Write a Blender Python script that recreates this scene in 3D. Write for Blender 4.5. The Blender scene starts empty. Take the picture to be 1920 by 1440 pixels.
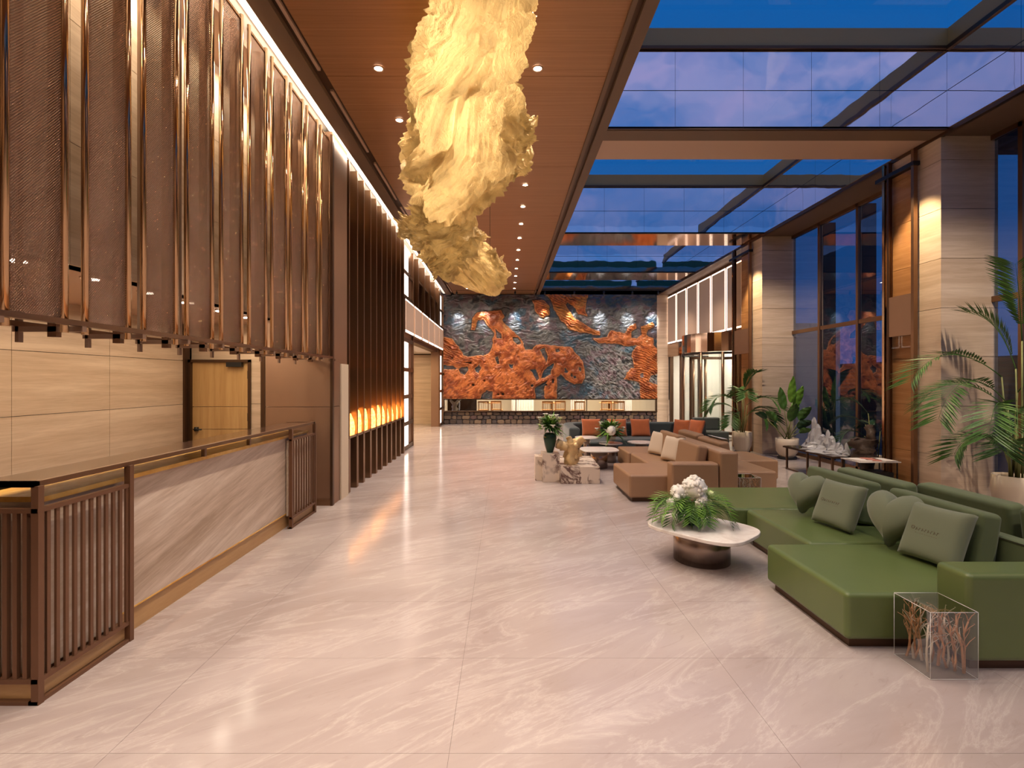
import bpy, bmesh, math, random
import numpy as np
from mathutils import Vector, Matrix, Euler
random.seed(7); rng = np.random.default_rng(7)
PI = math.pi
S = bpy.context.scene
C = S.collection
# ---------------------------------------------------------------- camera, sky, exposure
FPX, VX, VY, CH = 930.0, 946.0, 714.0, 1.75
cam = bpy.data.cameras.new('camera'); co = bpy.data.objects.new('camera', cam); C.objects.link(co)
co.location = (0, 0, CH); co.rotation_euler = (PI/2, 0, 0)
cam.sensor_width = 36; cam.lens = FPX/1920*36; cam.shift_x = (960-VX)/1920; cam.shift_y = (VY-720)/1920
cam.clip_start = .05; cam.clip_end = 300
S.camera = co
S.view_settings.view_transform = 'Standard'; S.view_settings.look = 'None'
S.view_settings.gamma = 1; S.view_settings.use_curve_mapping = False
S.view_settings.exposure = 0.42
S.cycles.max_bounces = 7; S.cycles.diffuse_bounces = 3; S.cycles.glossy_bounces = 4
S.cycles.transmission_bounces = 5; S.cycles.transparent_max_bounces = 10
S.cycles.caustics_reflective = False; S.cycles.caustics_refractive = False
S.cycles.sample_clamp_indirect = 4.0; S.cycles.blur_glossy = 0.5
S.cycles.use_denoising = True; S.cycles.use_adaptive_sampling = True; S.cycles.adaptive_threshold = 0.02

class NT:
    """tiny node-tree helper"""
    def __init__(s, tree): s.t = tree; s.n = tree.nodes; s.l = tree.links
    def new(s, kind, **kw):
        nd = s.n.new(kind)
        for k, v in kw.items():
            if k.startswith('i_'): s.put(nd.inputs[k[2:].replace('_', ' ')], v)
            elif k == 'ins':
                for kk, vv in v.items(): s.put(nd.inputs[kk], vv)
            else: setattr(nd, k, v)
        return nd
    def put(s, sock, v):
        if isinstance(v, bpy.types.NodeSocket): s.l.new(v, sock)
        elif isinstance(v, (tuple, list)) and sock.type == 'RGBA': sock.default_value = (*v[:3], 1)
        else: sock.default_value = v
    def math(s, op, a, b=0.0, c=0.0, clamp=False):
        nd = s.n.new('ShaderNodeMath'); nd.operation = op; nd.use_clamp = clamp
        s.put(nd.inputs[0], a); s.put(nd.inputs[1], b); s.put(nd.inputs[2], c); return nd.outputs[0]
    def mix(s, f, a, b, mode='MIX'):
        nd = s.n.new('ShaderNodeMix'); nd.data_type = 'RGBA'; nd.blend_type = mode
        s.put(nd.inputs['Factor'], f); s.put(nd.inputs[6], a); s.put(nd.inputs[7], b); return nd.outputs[2]
    def ramp(s, f, pts):
        nd = s.n.new('ShaderNodeValToRGB'); s.put(nd.inputs[0], f); e = nd.color_ramp.elements
        while len(e) < len(pts): e.new(0.5)
        for el, (p, c) in zip(e, pts): el.position = p; el.color = (*c, 1) if len(c) == 3 else c
        return nd.outputs[0]
    def noise(s, vec, scale, detail=4, rough=.55, dist=0.0):
        nd = s.new('ShaderNodeTexNoise'); s.put(nd.inputs['Vector'], vec)
        nd.inputs['Scale'].default_value = scale; nd.inputs['Detail'].default_value = detail
        nd.inputs['Roughness'].default_value = rough; nd.inputs['Distortion'].default_value = dist
        return nd.outputs['Fac']
    def pos(s, scale=(1, 1, 1), rot=(0, 0, 0)):
        g = s.n.new('ShaderNodeNewGeometry'); m = s.n.new('ShaderNodeMapping'); m.vector_type = 'TEXTURE' if False else 'POINT'
        r = s.n.new('ShaderNodeVectorRotate'); r.rotation_type = 'EULER_XYZ'; r.inputs['Rotation'].default_value = rot
        s.l.new(g.outputs['Position'], r.inputs['Vector']); s.l.new(r.outputs[0], m.inputs['Vector'])
        m.inputs['Scale'].default_value = scale; return m.outputs[0]

world = bpy.data.worlds.new('dusk_sky'); S.world = world; world.use_nodes = True
w = NT(world.node_tree); w.n.clear()
tc = w.new('ShaderNodeTexCoord'); sp = w.new('ShaderNodeSeparateXYZ', ins={0: tc.outputs['Generated']})
mp = w.new('ShaderNodeMapping', ins={0: tc.outputs['Generated']}); mp.inputs['Scale'].default_value = (1.2, 2.6, 3.2)
cl = w.noise(mp.outputs[0], 2.2, 6, .55, .9)
cl2 = w.noise(mp.outputs[0], 5.5, 5, .6, .4)
side = w.math('MULTIPLY_ADD', sp.outputs['Y'], -1.5, 0.12, clamp=True)          # sunset afterglow towards -Y
cloud = w.math('MULTIPLY', w.ramp(cl, [(.40, (0, 0, 0)), (.58, (1, 1, 1))]), side)
base = w.mix(side, (.005, .085, .29), (.05, .15, .40))
veil = w.mix(w.ramp(cl2, [(.3, (0, 0, 0)), (.7, (1, 1, 1))]), (.20, .25, .47), (.33, .29, .50))
skyc = w.mix(w.math('MULTIPLY', cloud, .85), base, veil)
low = w.math('MULTIPLY_ADD', sp.outputs['Z'], 2.2, .0, clamp=True)
skyc = w.mix(low, (.02, .10, .30), skyc)
bg = w.new('ShaderNodeBackground', i_Strength=1.0, i_Color=skyc)
wo = w.new('ShaderNodeOutputWorld'); w.l.new(bg.outputs[0], wo.inputs[0])

WARM = (1, .82, .67)
def lamp(kind, name, loc, energy, color=WARM, rot=(0, 0, 0), size=.05, spot=75, blend=.6, size_y=None, parent=None):
    d = bpy.data.lights.new(name, kind); d.energy = energy; d.color = color
    if kind == 'SPOT': d.spot_size = math.radians(spot); d.spot_blend = blend; d.shadow_soft_size = size
    elif kind == 'POINT': d.shadow_soft_size = size
    elif kind == 'AREA':
        d.size = size
        if size_y: d.shape = 'RECTANGLE'; d.size_y = size_y
    o = bpy.data.objects.new(name, d); o.location = loc; o.rotation_euler = rot; C.objects.link(o)
    if parent: o.parent = parent; o.location = Vector(loc)-parent.location
    return o
# the lobby's long rows of recessed downlights (lamp bodies are built further down)
DL_W = 62.0
ROW_Y = [5.55+1.1*k for k in range(-7, 13)]
for i, y in enumerate(ROW_Y):
    for x in (.37, -1.41):
        lamp('SPOT', 'downlight_beam', (x, y, 5.20), DL_W*2.2, WARM, size=.035, spot=100, blend=.9)
for y in (-1.5, 1.0, 3.6, 6.4, 8.8, 10.6, 13.0, 15.2):
    lamp('SPOT', 'well_fill_spot', (3.0, y, 6.25), 90, (1, .84, .68), size=.07, spot=86, blend=.8)  # added fill spots in the skylight wells, no lamp bodies
# cove strips
lamp('AREA', 'cove_wash', (-2.37, 9.0, 5.20), 65, (1, .82, .64), rot=(0, math.radians(86), 0), size=.05, size_y=20)
# desk zone
for y in (2.84, 3.47, 4.1, 4.73, 5.35, 5.99, 6.6):
    lamp('SPOT', 'desk_beam', (-3.42, y, 2.56), 16, WARM, size=.04, spot=120, blend=.8)
lamp('AREA', 'desk_wash', (-3.9, 5.0, 2.5), 34, (1, .78, .52), size=.5, size_y=4.6)
lamp('AREA', 'bulkhead_fill', (-2.95, 4.6, 5.15), 55, (1, .78, .50), size=.08, size_y=5.0)  # added light with no fitting, gives the bulkhead a golden tone behind the mesh
# spots grazing the relief and the columns
for i, x in enumerate((-1.85, -.82, .41, 1.56, 2.7, 3.85, 4.95, 5.95)):
    lamp('SPOT', 'mural_beam', (x, 19.2, 5.08), 230, (1, .86, .7) if i in (3, 4) else (.85, .92, 1), rot=(math.radians(41), 0, 0), size=.03, spot=30, blend=.9)
for y in (15.6, 17.8):
    for x in (-1.2, 1.2, 3.4, 5.4):
        lamp('SPOT', 'mural_wash', (x, y, 5.15), 105, (1, .84, .7), rot=(math.radians(48), 0, 0), size=.08, spot=80, blend=.9)
for y in (-.5, 2.0, 4.6, 9.6, 14.2, 17.0):
    lamp('SPOT', 'right_fill_spot', (5.6 if y < 13 else 5.2, y, 5.15), 330, (1, .82, .64), rot=(math.radians(24), 0, math.radians(-22)), size=.05, spot=92, blend=.9)  # added fill without fittings, brightens the column fronts and right side
for y in (7.25, 12.1):
    lamp('SPOT', 'column_beam', (5.52, y, 5.1), 300, (1, .76, .44), rot=(0, math.radians(-12), 0), size=.03, spot=64, blend=.5)

# ---------------------------------------------------------------- object helpers
def prop(o, label=None, cat=None, group=None, kind=None):
    if label: o['label'] = label
    if cat: o['category'] = cat
    if group: o['group'] = group
    if kind: o['kind'] = kind
    return o
def thing(name, label, cat, loc=(0, 0, 0), group=None, rz=0):
    o = bpy.data.objects.new(name, None); o.empty_display_size = .1; C.objects.link(o)
    o.location = loc; o.rotation_euler.z = rz
    return prop(o, label, cat, group)
class MB:
    """collects shapes; build() links them as one mesh object (world coordinates unless local=True)"""
    def __init__(s): s.v = []; s.f = []; s.sm = []
    def add(s, vs, fs, smooth=False):
        k = len(s.v); s.v += [tuple(p) for p in vs]; s.f += [tuple(i+k for i in f) for f in fs]; s.sm += [smooth]*len(fs); return s
    def box(s, x0, x1, y0, y1, z0, z1):
        return s.add([(x, y, z) for z in (z0, z1) for y in (y0, y1) for x in (x0, x1)],
                     [(0, 2, 3, 1), (4, 5, 7, 6), (0, 1, 5, 4), (2, 6, 7, 3), (0, 4, 6, 2), (1, 3, 7, 5)])
    def tbox(s, m, sx, sy, sz):
        vs = [m @ Vector((x, y, z)) for z in (-sz/2, sz/2) for y in (-sy/2, sy/2) for x in (-sx/2, sx/2)]
        return s.add(vs, [(0, 2, 3, 1), (4, 5, 7, 6), (0, 1, 5, 4), (2, 6, 7, 3), (0, 4, 6, 2), (1, 3, 7, 5)])
    def lathe(s, cx, cy, prof, n=24, sx=1, sy=1, phase=0, caps=True):
        vs = [(cx+r*sx*math.cos(phase+2*PI*i/n), cy+r*sy*math.sin(phase+2*PI*i/n), z) for r, z in prof for i in range(n)]
        fs = [(j*n+i, j*n+(i+1) % n, (j+1)*n+(i+1) % n, (j+1)*n+i) for j in range(len(prof)-1) for i in range(n)]
        s.add(vs, fs, True)
        if caps:
            k = len(s.v)-len(vs)
            s.f += [tuple(k+i for i in range(n))[::-1], tuple(k+(len(prof)-1)*n+i for i in range(n))]; s.sm += [False, False]
        return s
    def tube(s, pts, r, n=6, r1=None):
        pts = [Vector(p) for p in pts]; m = len(pts); vs = []
        for i, p in enumerate(pts):
            t = (pts[min(i+1, m-1)]-pts[max(i-1, 0)]).normalized()
            a = t.cross(Vector((0, 0, 1)));
            if a.length < 1e-3: a = Vector((1, 0, 0))
            a.normalize(); b = t.cross(a); rr = r if r1 is None else r+(r1-r)*i/(m-1)
            vs += [p+a*rr*math.cos(2*PI*k/n)+b*rr*math.sin(2*PI*k/n) for k in range(n)]
        fs = [(j*n+i, j*n+(i+1) % n, (j+1)*n+(i+1) % n, (j+1)*n+i) for j in range(m-1) for i in range(n)]
        fs += [tuple(range(n)), tuple((m-1)*n+i for i in range(n))[::-1]]
        return s.add(vs, fs, True)
    def prism(s, poly, z0, z1):
        n = len(poly)
        return s.add([(x, y, z0) for x, y in poly]+[(x, y, z1) for x, y in poly],
                     [tuple(range(n))[::-1], tuple(range(n, 2*n))]+[(i, (i+1) % n, n+(i+1) % n, n+i) for i in range(n)])
    def grid(s, P, smooth=True, close_u=False):
        nu, nv = len(P), len(P[0]); vs = [p for row in P for p in row]
        fs = [(i*nv+j, i*nv+(j+1) % nv, ((i+1) % nu)*nv+(j+1) % nv, ((i+1) % nu)*nv+j) for i in range(nu-(0 if close_u else 1)) for j in range(nv-1)]
        return s.add(vs, fs, smooth)
    def blade(s, p, d, up, L, w, fold=.25, droop=.15):
        d = d.normalized(); sd = d.cross(up)
        if sd.length < 1e-4: sd = Vector((1, 0, 0))
        sd.normalize(); mid = p+d*L*.45-Vector((0, 0, droop*L*.25)); tip = p+d*L-Vector((0, 0, droop*L)); f = up*(w*fold)
        return s.add([p, mid+sd*w/2+f, tip, mid-sd*w/2+f, mid], [(0, 1, 4), (1, 2, 4), (0, 4, 3), (4, 2, 3)])
    def build(s, name, mat, parent=None, bevel=0, seg=2, local=False, fix=True):
        off = Vector((0, 0, 0))
        if parent is not None and not local:
            p = parent
            while p is not None: off += p.location; p = p.parent
        me = bpy.data.meshes.new(name)
        me.from_pydata([(a-off.x, b-off.y, c-off.z) for a, b, c in s.v], [], s.f)
        me.polygons.foreach_set('use_smooth', s.sm)
        if fix:
            bm = bmesh.new(); bm.from_mesh(me); bmesh.ops.recalc_face_normals(bm, faces=bm.faces); bm.to_mesh(me); bm.free()
        me.materials.append(mat); o = bpy.data.objects.new(name, me); C.objects.link(o)
        if parent is not None: o.parent = parent
        if bevel:
            b = o.modifiers.new('b', 'BEVEL'); b.width = bevel; b.segments = seg; b.limit_method = 'ANGLE'; b.harden_normals = True
            me.polygons.foreach_set('use_smooth', [True]*len(me.polygons))
        return o
def box(name, mat, x0, x1, y0, y1, z0, z1, parent=None, bevel=0, kind=None, seg=2):
    o = MB().box(x0, x1, y0, y1, z0, z1).build(name, mat, parent, bevel, seg)
    if kind: o['kind'] = kind
    return o
def struct(name, mat, *b, **kw): return box(name, mat, *b, kind='structure', **kw)
def copy_tree(o, parent=None):
    c = o.copy(); C.objects.link(c)
    if parent is not None: c.parent = parent
    for ch in list(o.children):
        if ch.type != 'LIGHT': copy_tree(ch, c)
    return c
ORD = ['first', 'second', 'third', 'fourth', 'fifth', 'sixth', 'seventh', 'eighth', 'ninth', 'tenth', 'eleventh', 'twelfth',
       'thirteenth', 'fourteenth', 'fifteenth', 'sixteenth', 'seventeenth', 'eighteenth', 'nineteenth', 'twentieth']

_TAB = {}
def vnoise(x, y, seed=0):
    x = np.asarray(x, float); y = np.asarray(y, float); r = _TAB.setdefault(seed, None) if seed in _TAB else _TAB.setdefault(seed, np.random.default_rng(seed).random((256, 256)))
    xi = np.floor(x).astype(int); yi = np.floor(y).astype(int); fx = x-xi; fy = y-yi
    fx = fx*fx*(3-2*fx); fy = fy*fy*(3-2*fy); g = lambda a, b: r[a % 256, b % 256]
    return (g(xi, yi)*(1-fx)+g(xi+1, yi)*fx)*(1-fy)+(g(xi, yi+1)*(1-fx)+g(xi+1, yi+1)*fx)*fy
def fbm(x, y, o=4, seed=0, ridge=False):
    a, s, t = .5, 0, 0
    for k in range(o):
        n = vnoise(x*2**k, y*2**k, seed+k)
        if ridge: n = 1-abs(2*n-1)
        s = s+a*n; t += a; a *= .5
    return s/t
def attr(o, name, rgb):
    a = o.data.color_attributes.new(name, 'FLOAT_COLOR', 'POINT')
    a.data.foreach_set('color', np.concatenate([rgb, np.ones((len(rgb), 1))], 1).astype('f').ravel())

# ---------------------------------------------------------------- materials
def mat(name, col=(.5, .5, .5), rough=.5, metal=0., emis=None, es=1., spec=.5, coat=0, var=0., vs=6, bump=0., bs=60, trans=0, ior=1.45, sheen=0, alpha=1):
    m = bpy.data.materials.new(name); m.use_nodes = True; t = NT(m.node_tree); p = t.n['Principled BSDF']
    p.inputs['Base Color'].default_value = (*col, 1); p.inputs['Roughness'].default_value = rough; p.inputs['Metallic'].default_value = metal
    p.inputs['Specular IOR Level'].default_value = spec; p.inputs['Coat Weight'].default_value = coat; p.inputs['Coat Roughness'].default_value = .08
    p.inputs['Transmission Weight'].default_value = trans; p.inputs['IOR'].default_value = ior; p.inputs['Sheen Weight'].default_value = sheen
    if emis: p.inputs['Emission Color'].default_value = (*emis, 1); p.inputs['Emission Strength'].default_value = es
    if var:
        n = t.noise(t.pos(), vs, 4); c = t.mix(n, tuple(max(0, x*(1-var)) for x in col), tuple(min(1, x*(1+var)) for x in col)); t.put(p.inputs['Base Color'], c)
    if bump:
        b = t.new('ShaderNodeBump', i_Strength=bump, i_Height=t.noise(t.pos(), bs, 3)); b.inputs['Distance'].default_value = .01
        t.l.new(b.outputs[0], p.inputs['Normal'])
    return m
def streak(name, a, b, c, scale, rough=.45, rot=(0, 0, 0), k=1.0, coat=0, bands=9):
    m = mat(name, a, rough, coat=coat); t = NT(m.node_tree); p = t.n['Principled BSDF']
    v = t.pos(scale, rot); n = t.noise(v, k, 6, .6, .35); n2 = t.noise(v, k*bands, 3, .6)
    n2 = t.math('MULTIPLY_ADD', n2, .35, -.17); f = t.math('ADD', n, n2, clamp=True)
    t.put(p.inputs['Base Color'], t.ramp(f, [(.3, a), (.5, b), (.68, c)])); return m
M = {}
M['stone'] = streak('travertine', (.50, .36, .25), (.60, .45, .33), (.70, .55, .42), (.5, .5, 9), .38)
M['stone_gold'] = M['stone']
M['desk_stone'] = streak('desk_travertine', (.40, .29, .20), (.58, .45, .34), (.74, .62, .50), (1, .55, 7), .3, rot=(math.radians(-13), 0, 0))
M['onyx'] = streak('amber_onyx', (.55, .25, .04), (.75, .42, .09), (.9, .6, .2), (2, 1.2, 2), .25)
M['wood'] = streak('oak_veneer', (.42, .24, .09), (.50, .30, .12), (.56, .35, .15), (14, 14, .6), .5)
M['plinth'] = streak('oak_plinth', (.45, .25, .10), (.52, .31, .13), (.58, .36, .16), (1, .6, 6), .35)
M['pale_back'] = streak('pale_backing_stone', (.55, .42, .30), (.66, .52, .39), (.78, .66, .54), (2, 2, 7), .4)
M['bronze'] = mat('bronze', (.25, .145, .085), .28, .85)
M['bronze_tube'] = mat('polished_bronze', (.46, .29, .16), .14, 1)
M['bronze_dark'] = mat('dark_bronze', (.10, .055, .032), .34, .7)
M['bronze_panel'] = mat('bronze_panel', (.33, .20, .13), .36, .6, var=.12, vs=2)
M['ladder'] = mat('brown_painted_metal', (.20, .10, .055), .38, .5)
M['brown_glass'] = mat('tinted_shelf', (.06, .032, .022), .12, 0, coat=.3)
M['soffit'] = mat('brown_soffit', (.16, .095, .06), .55)
M['soffit_brown'] = mat('satin_brown', (.30, .19, .13), .4, .3)
M['soffit_pale'] = mat('pale_soffit', (.52, .34, .25), .5)
M['cap'] = mat('brown_cap_band', (.36, .26, .10), .5)
M['ceiling'] = streak('copper_ceiling', (.32, .155, .07), (.37, .185, .088), (.42, .215, .105), (.6, 40, 1), .42)
t = NT(M['ceiling'].node_tree); t.n['Principled BSDF'].inputs['Metallic'].default_value = .45
M['mirror'] = mat('mirror_panel', (.84, .84, .88), .03, 1)
t = NT(M['mirror'].node_tree); b = t.new('ShaderNodeBump', i_Strength=.10, i_Height=t.noise(t.pos((1, 1, 1)), 1.3, 2)); b.inputs['Distance'].default_value = .05
t.l.new(b.outputs[0], t.n['Principled BSDF'].inputs['Normal'])
M['mirror_soffit'] = mat('polished_soffit', (.62, .45, .34), .09, 1)
M['joint'] = mat('dark_joint', (.03, .025, .03), .6)
M['black'] = mat('black_metal', (.012, .012, .013), .4)
M['black_gloss'] = mat('black_screen', (.006, .006, .007), .2)
M['white'] = mat('white_plaster', (.78, .74, .68), .6)
M['cream'] = mat('cream_paint', (.72, .60, .44), .6)
M['grout'] = mat('floor_grout', (.22, .18, .16), .7)
M['led'] = mat('led_strip', (1, .9, .8), .5, emis=(1, .84, .70), es=.8)
M['led_soft'] = mat('led_panel', (1, .9, .8), .5, emis=(1, .82, .70), es=2.4)
M['lens'] = mat('lamp_lens', (1, .95, .9), .5, emis=(1, .88, .7), es=30)
M['trimring'] = mat('lamp_trim', (.55, .35, .22), .3, .6)
M['chrome'] = mat('brushed_steel', (.42, .36, .32), .22, 1)
M['drum'] = mat('brushed_drum', (.33, .26, .22), .26, 1)
M['green'] = mat('green_leather', (.115, .155, .05), .33, var=.10, vs=5, bump=.06, bs=260, coat=.12)
M['green2'] = mat('dark_green_fabric', (.11, .14, .06), .8, sheen=.2, bump=.1, bs=300)
M['green_pillow'] = mat('sage_fabric', (.17, .19, .115), .85, sheen=.3, bump=.12, bs=300)
M['tan'] = mat('tan_leather', (.33, .19, .105), .42, var=.08, vs=5, bump=.05, bs=260)
M['tan2'] = mat('tan_fabric', (.31, .18, .10), .75)
M['cream_pillow'] = mat('cream_fabric', (.62, .50, .38), .9, bump=.15, bs=250)
M['teal'] = mat('slate_fabric', (.05, .062, .062), .85, sheen=.25)
M['orange'] = mat('rust_velvet', (.52, .13, .035), .8, sheen=.3, var=.15, vs=9)
M['thread'] = mat('embroidery_thread', (.17, .10, .06), .8)
M['pot'] = mat('cream_ceramic', (.66, .54, .41), .55)
M['soil'] = mat('soil', (.05, .03, .02), .9)
M['leaf'] = mat('palm_leaf', (.055, .135, .022), .45, var=.5, vs=7)
M['leaf_dark'] = mat('dark_leaf', (.02, .055, .018), .4, var=.3, vs=8)
M['leaf_bright'] = mat('bright_leaf', (.13, .28, .03), .4, var=.35, vs=7)
M['stem'] = mat('palm_stem', (.20, .21, .07), .55)
M['petal'] = mat('white_petal', (.86, .82, .74), .7, bump=.3, bs=60)
M['petal_green'] = mat('pale_green_petal', (.62, .68, .33), .7)
M['glaze'] = mat('dark_green_glaze', (.015, .05, .028), .15)
M['gold_drift'] = mat('gilded_driftwood', (.72, .50, .24), .4, .25, var=.3, vs=14, bump=.5, bs=30)
M['dark_drift'] = mat('dark_rootwood', (.05, .03, .02), .6, var=.5, vs=20, bump=.6, bs=40)
M['paper'] = mat('magazine_paper', (.72, .66, .64), .5)
M['paper_red'] = mat('magazine_cover', (.5, .2, .16), .5)
M['linen'] = mat('white_linen', (.72, .66, .62), .9)
M['pale_wood'] = mat('pale_chair_wood', (.68, .34, .12), .45)
M['curtain'] = mat('sheer_curtain', (.75, .70, .66), .9)
M['coral'] = mat('coral_twig', (.62, .30, .14), .6, var=.4, vs=30)
M['coral_white'] = mat('white_twig', (.78, .66, .52), .6)
M['stones'] = [mat('rubble_stone', c, .75, var=.3, vs=9, bump=.6, bs=25) for c in ((.10, .07, .055), (.14, .095, .065), (.075, .058, .055), (.19, .13, .085), (.12, .075, .07))]
M['night'] = mat('dusk_building', (.03, .065, .11), .5)
M['asphalt'] = mat('outside_paving', (.05, .055, .06), .8)
M['drape_white'] = mat('white_marble_lit', (.80, .76, .68), .4, var=.06, vs=2)

def glassy(name, tint=(1, 1, 1), refl=1.0, ior=1.5, rough=0.0):
    m = bpy.data.materials.new(name); m.use_nodes = True; t = NT(m.node_tree); t.n.clear()
    fr = t.new('ShaderNodeFresnel', i_IOR=ior); bf = t.new('ShaderNodeNewGeometry').outputs['Backfacing']
    f = t.math('MULTIPLY', t.math('MULTIPLY', fr.outputs[0], refl, clamp=True), t.math('SUBTRACT', 1, bf))
    a = t.new('ShaderNodeBsdfTransparent', i_Color=tint); g = t.new('ShaderNodeBsdfGlossy', i_Roughness=rough)
    mx = t.new('ShaderNodeMixShader', ins={0: f, 1: a.outputs[0], 2: g.outputs[0]})
    o = t.new('ShaderNodeOutputMaterial'); t.l.new(mx.outputs[0], o.inputs[0]); return m
M['glass'] = glassy('window_glass', (.62, .68, .74), 2.6, 1.6)
M['roof_glass'] = glassy('roof_glass', (.95, .97, 1), .8)
M['clear_glass'] = glassy('clear_glass', (.93, .95, .95), 1.3)
M['smoked'] = glassy('smoked_glass', (.92, .82, .70), .4)
M['acrylic'] = glassy('acrylic', (.80, .80, .79), 3.2, 1.6)
def crystal():
    m = mat('crystal', (.92, .90, .94), .10, trans=.62, ior=1.5, emis=None); return m
M['crystal'] = crystal()
M['edge_white'] = mat('edge_highlight', (.85, .84, .82), .1)
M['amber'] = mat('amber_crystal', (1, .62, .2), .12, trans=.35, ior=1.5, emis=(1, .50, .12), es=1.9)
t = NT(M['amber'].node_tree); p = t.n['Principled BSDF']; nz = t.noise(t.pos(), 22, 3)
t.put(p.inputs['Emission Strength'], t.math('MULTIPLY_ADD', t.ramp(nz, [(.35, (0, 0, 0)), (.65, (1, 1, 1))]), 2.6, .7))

# floor marble
m = mat('grey_pink_marble', (.5, .4, .36), .07, spec=.55); M['floor'] = m; t = NT(m.node_tree); p = t.n['Principled BSDF']
v = t.pos((.42, 1.5, 1), (0, 0, math.radians(-28)))
n1 = t.noise(v, .9, 7, .6, .7); v2 = t.pos((.5, 2.2, 1), (0, 0, math.radians(-34)))
n2 = t.noise(v2, 1.3, 8, .68, .8); n3 = t.noise(v2, 7.5, 6, .7, .8)
c = t.ramp(n1, [(.30, (.35, .28, .26)), (.5, (.405, .335, .315)), (.70, (.475, .405, .38))])
vein = t.ramp(t.math('ABSOLUTE', t.math('SUBTRACT', n2, .5)), [(0, (1, 1, 1)), (.008, (.5, .5, .5)), (.045, (0, 0, 0))])
c = t.mix(t.math('MULTIPLY', vein, .42), c, (.60, .53, .49))
dk = t.ramp(n3, [(.58, (0, 0, 0)), (.72, (1, 1, 1))]); c = t.mix(t.math('MULTIPLY', dk, .5), c, (.30, .23, .21))
t.put(p.inputs['Base Color'], c); t.put(p.inputs['Roughness'], t.math('MULTIPLY_ADD', n3, .12, .09))
# white and brown marble blocks
m = mat('viola_marble', (.7, .6, .5), .2); M['viola'] = m; t = NT(m.node_tree); p = t.n['Principled BSDF']
v = t.pos(); n = t.noise(v, 2.6, 5, .62, 1.2); n9 = t.ramp(t.noise(v, 3.3, 2), [(.42, (0, 0, 0)), (.56, (1, 1, 1))]); vv = t.ramp(t.math('ABSOLUTE', t.math('SUBTRACT', n, .5)), [(.0, (1, 1, 1)), (.035, (.7, .7, .7)), (.07, (0, 0, 0))])
t.put(p.inputs['Base Color'], t.mix(t.math('MULTIPLY', vv, n9), (.72, .60, .48), (.12, .055, .045)))
m = mat('white_marble', (.8, .76, .7), .14); M['marble'] = m; t = NT(m.node_tree); p = t.n['Principled BSDF']
n = t.noise(t.pos(), 5, 6, .6, .8); t.put(p.inputs['Base Color'], t.ramp(n, [(.35, (.70, .62, .56)), (.55, (.84, .79, .73)), (.7, (.74, .66, .60))]))
# woven metal mesh
m = bpy.data.materials.new('woven_mesh'); m.use_nodes = True; M['mesh'] = m; t = NT(m.node_tree); p = t.n['Principled BSDF']
sp2 = t.new('ShaderNodeSeparateXYZ', ins={0: t.pos()})
sy = t.math('SINE', t.math('MULTIPLY', t.math('ADD', sp2.outputs['Y'], t.math('MULTIPLY', sp2.outputs['Z'], .35)), 2*PI/.013))
sz = t.math('SINE', t.math('MULTIPLY', sp2.outputs['Z'], 2*PI/.011)); wv = t.math('MULTIPLY', sy, sz)
p.inputs['Base Color'].default_value = (.40, .25, .17, 1); p.inputs['Metallic'].default_value = .9; p.inputs['Roughness'].default_value = .24
bmp = t.new('ShaderNodeBump', i_Strength=.9, i_Height=t.math('ADD', wv, t.math('MULTIPLY', t.noise(t.pos((1, 3, 1.1)), 3.0, 3), 16))); bmp.inputs['Distance'].default_value = .006
t.l.new(bmp.outputs[0], p.inputs['Normal'])
tr = t.new('ShaderNodeBsdfTransparent'); mx = t.new('ShaderNodeMixShader', ins={0: t.math('GREATER_THAN', wv, -.25), 1: tr.outputs[0], 2: p.outputs[0]})
t.l.new(mx.outputs[0], t.n['Material Output'].inputs[0])
# gold cloth
m = bpy.data.materials.new('gilded_mesh_cloth'); m.use_nodes = True; M['gold'] = m; t = NT(m.node_tree); p = t.n['Principled BSDF']
p.inputs['Base Color'].default_value = (.84, .57, .26, 1); p.inputs['Metallic'].default_value = .8; p.inputs['Roughness'].default_value = .26
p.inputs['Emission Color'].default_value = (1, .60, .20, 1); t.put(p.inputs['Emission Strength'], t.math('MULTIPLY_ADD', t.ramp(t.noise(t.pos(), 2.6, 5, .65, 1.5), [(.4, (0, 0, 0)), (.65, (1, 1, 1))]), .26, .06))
nz = t.noise(t.pos((1, .7, 1)), 7, 7, .7, 2.2); bmp = t.new('ShaderNodeBump', i_Strength=1, i_Height=nz); bmp.inputs['Distance'].default_value = .09
t.l.new(bmp.outputs[0], p.inputs['Normal'])
tl = t.new('ShaderNodeBsdfTranslucent', i_Color=(1, .80, .48)); t.l.new(bmp.outputs[0], tl.inputs['Normal'])
mx = t.new('ShaderNodeMixShader', ins={0: .38, 1: p.outputs[0], 2: tl.outputs[0]}); t.l.new(mx.outputs[0], t.n['Material Output'].inputs[0])
# relief
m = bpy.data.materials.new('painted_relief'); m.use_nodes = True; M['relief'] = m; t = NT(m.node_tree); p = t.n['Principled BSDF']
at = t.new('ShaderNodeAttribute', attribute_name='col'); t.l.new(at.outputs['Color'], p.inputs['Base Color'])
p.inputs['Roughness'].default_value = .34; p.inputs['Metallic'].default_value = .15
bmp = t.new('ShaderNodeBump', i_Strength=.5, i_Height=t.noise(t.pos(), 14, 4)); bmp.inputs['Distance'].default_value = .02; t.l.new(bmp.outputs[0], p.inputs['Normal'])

# ================================================================= THE SHELL
CZ = 5.25
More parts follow.
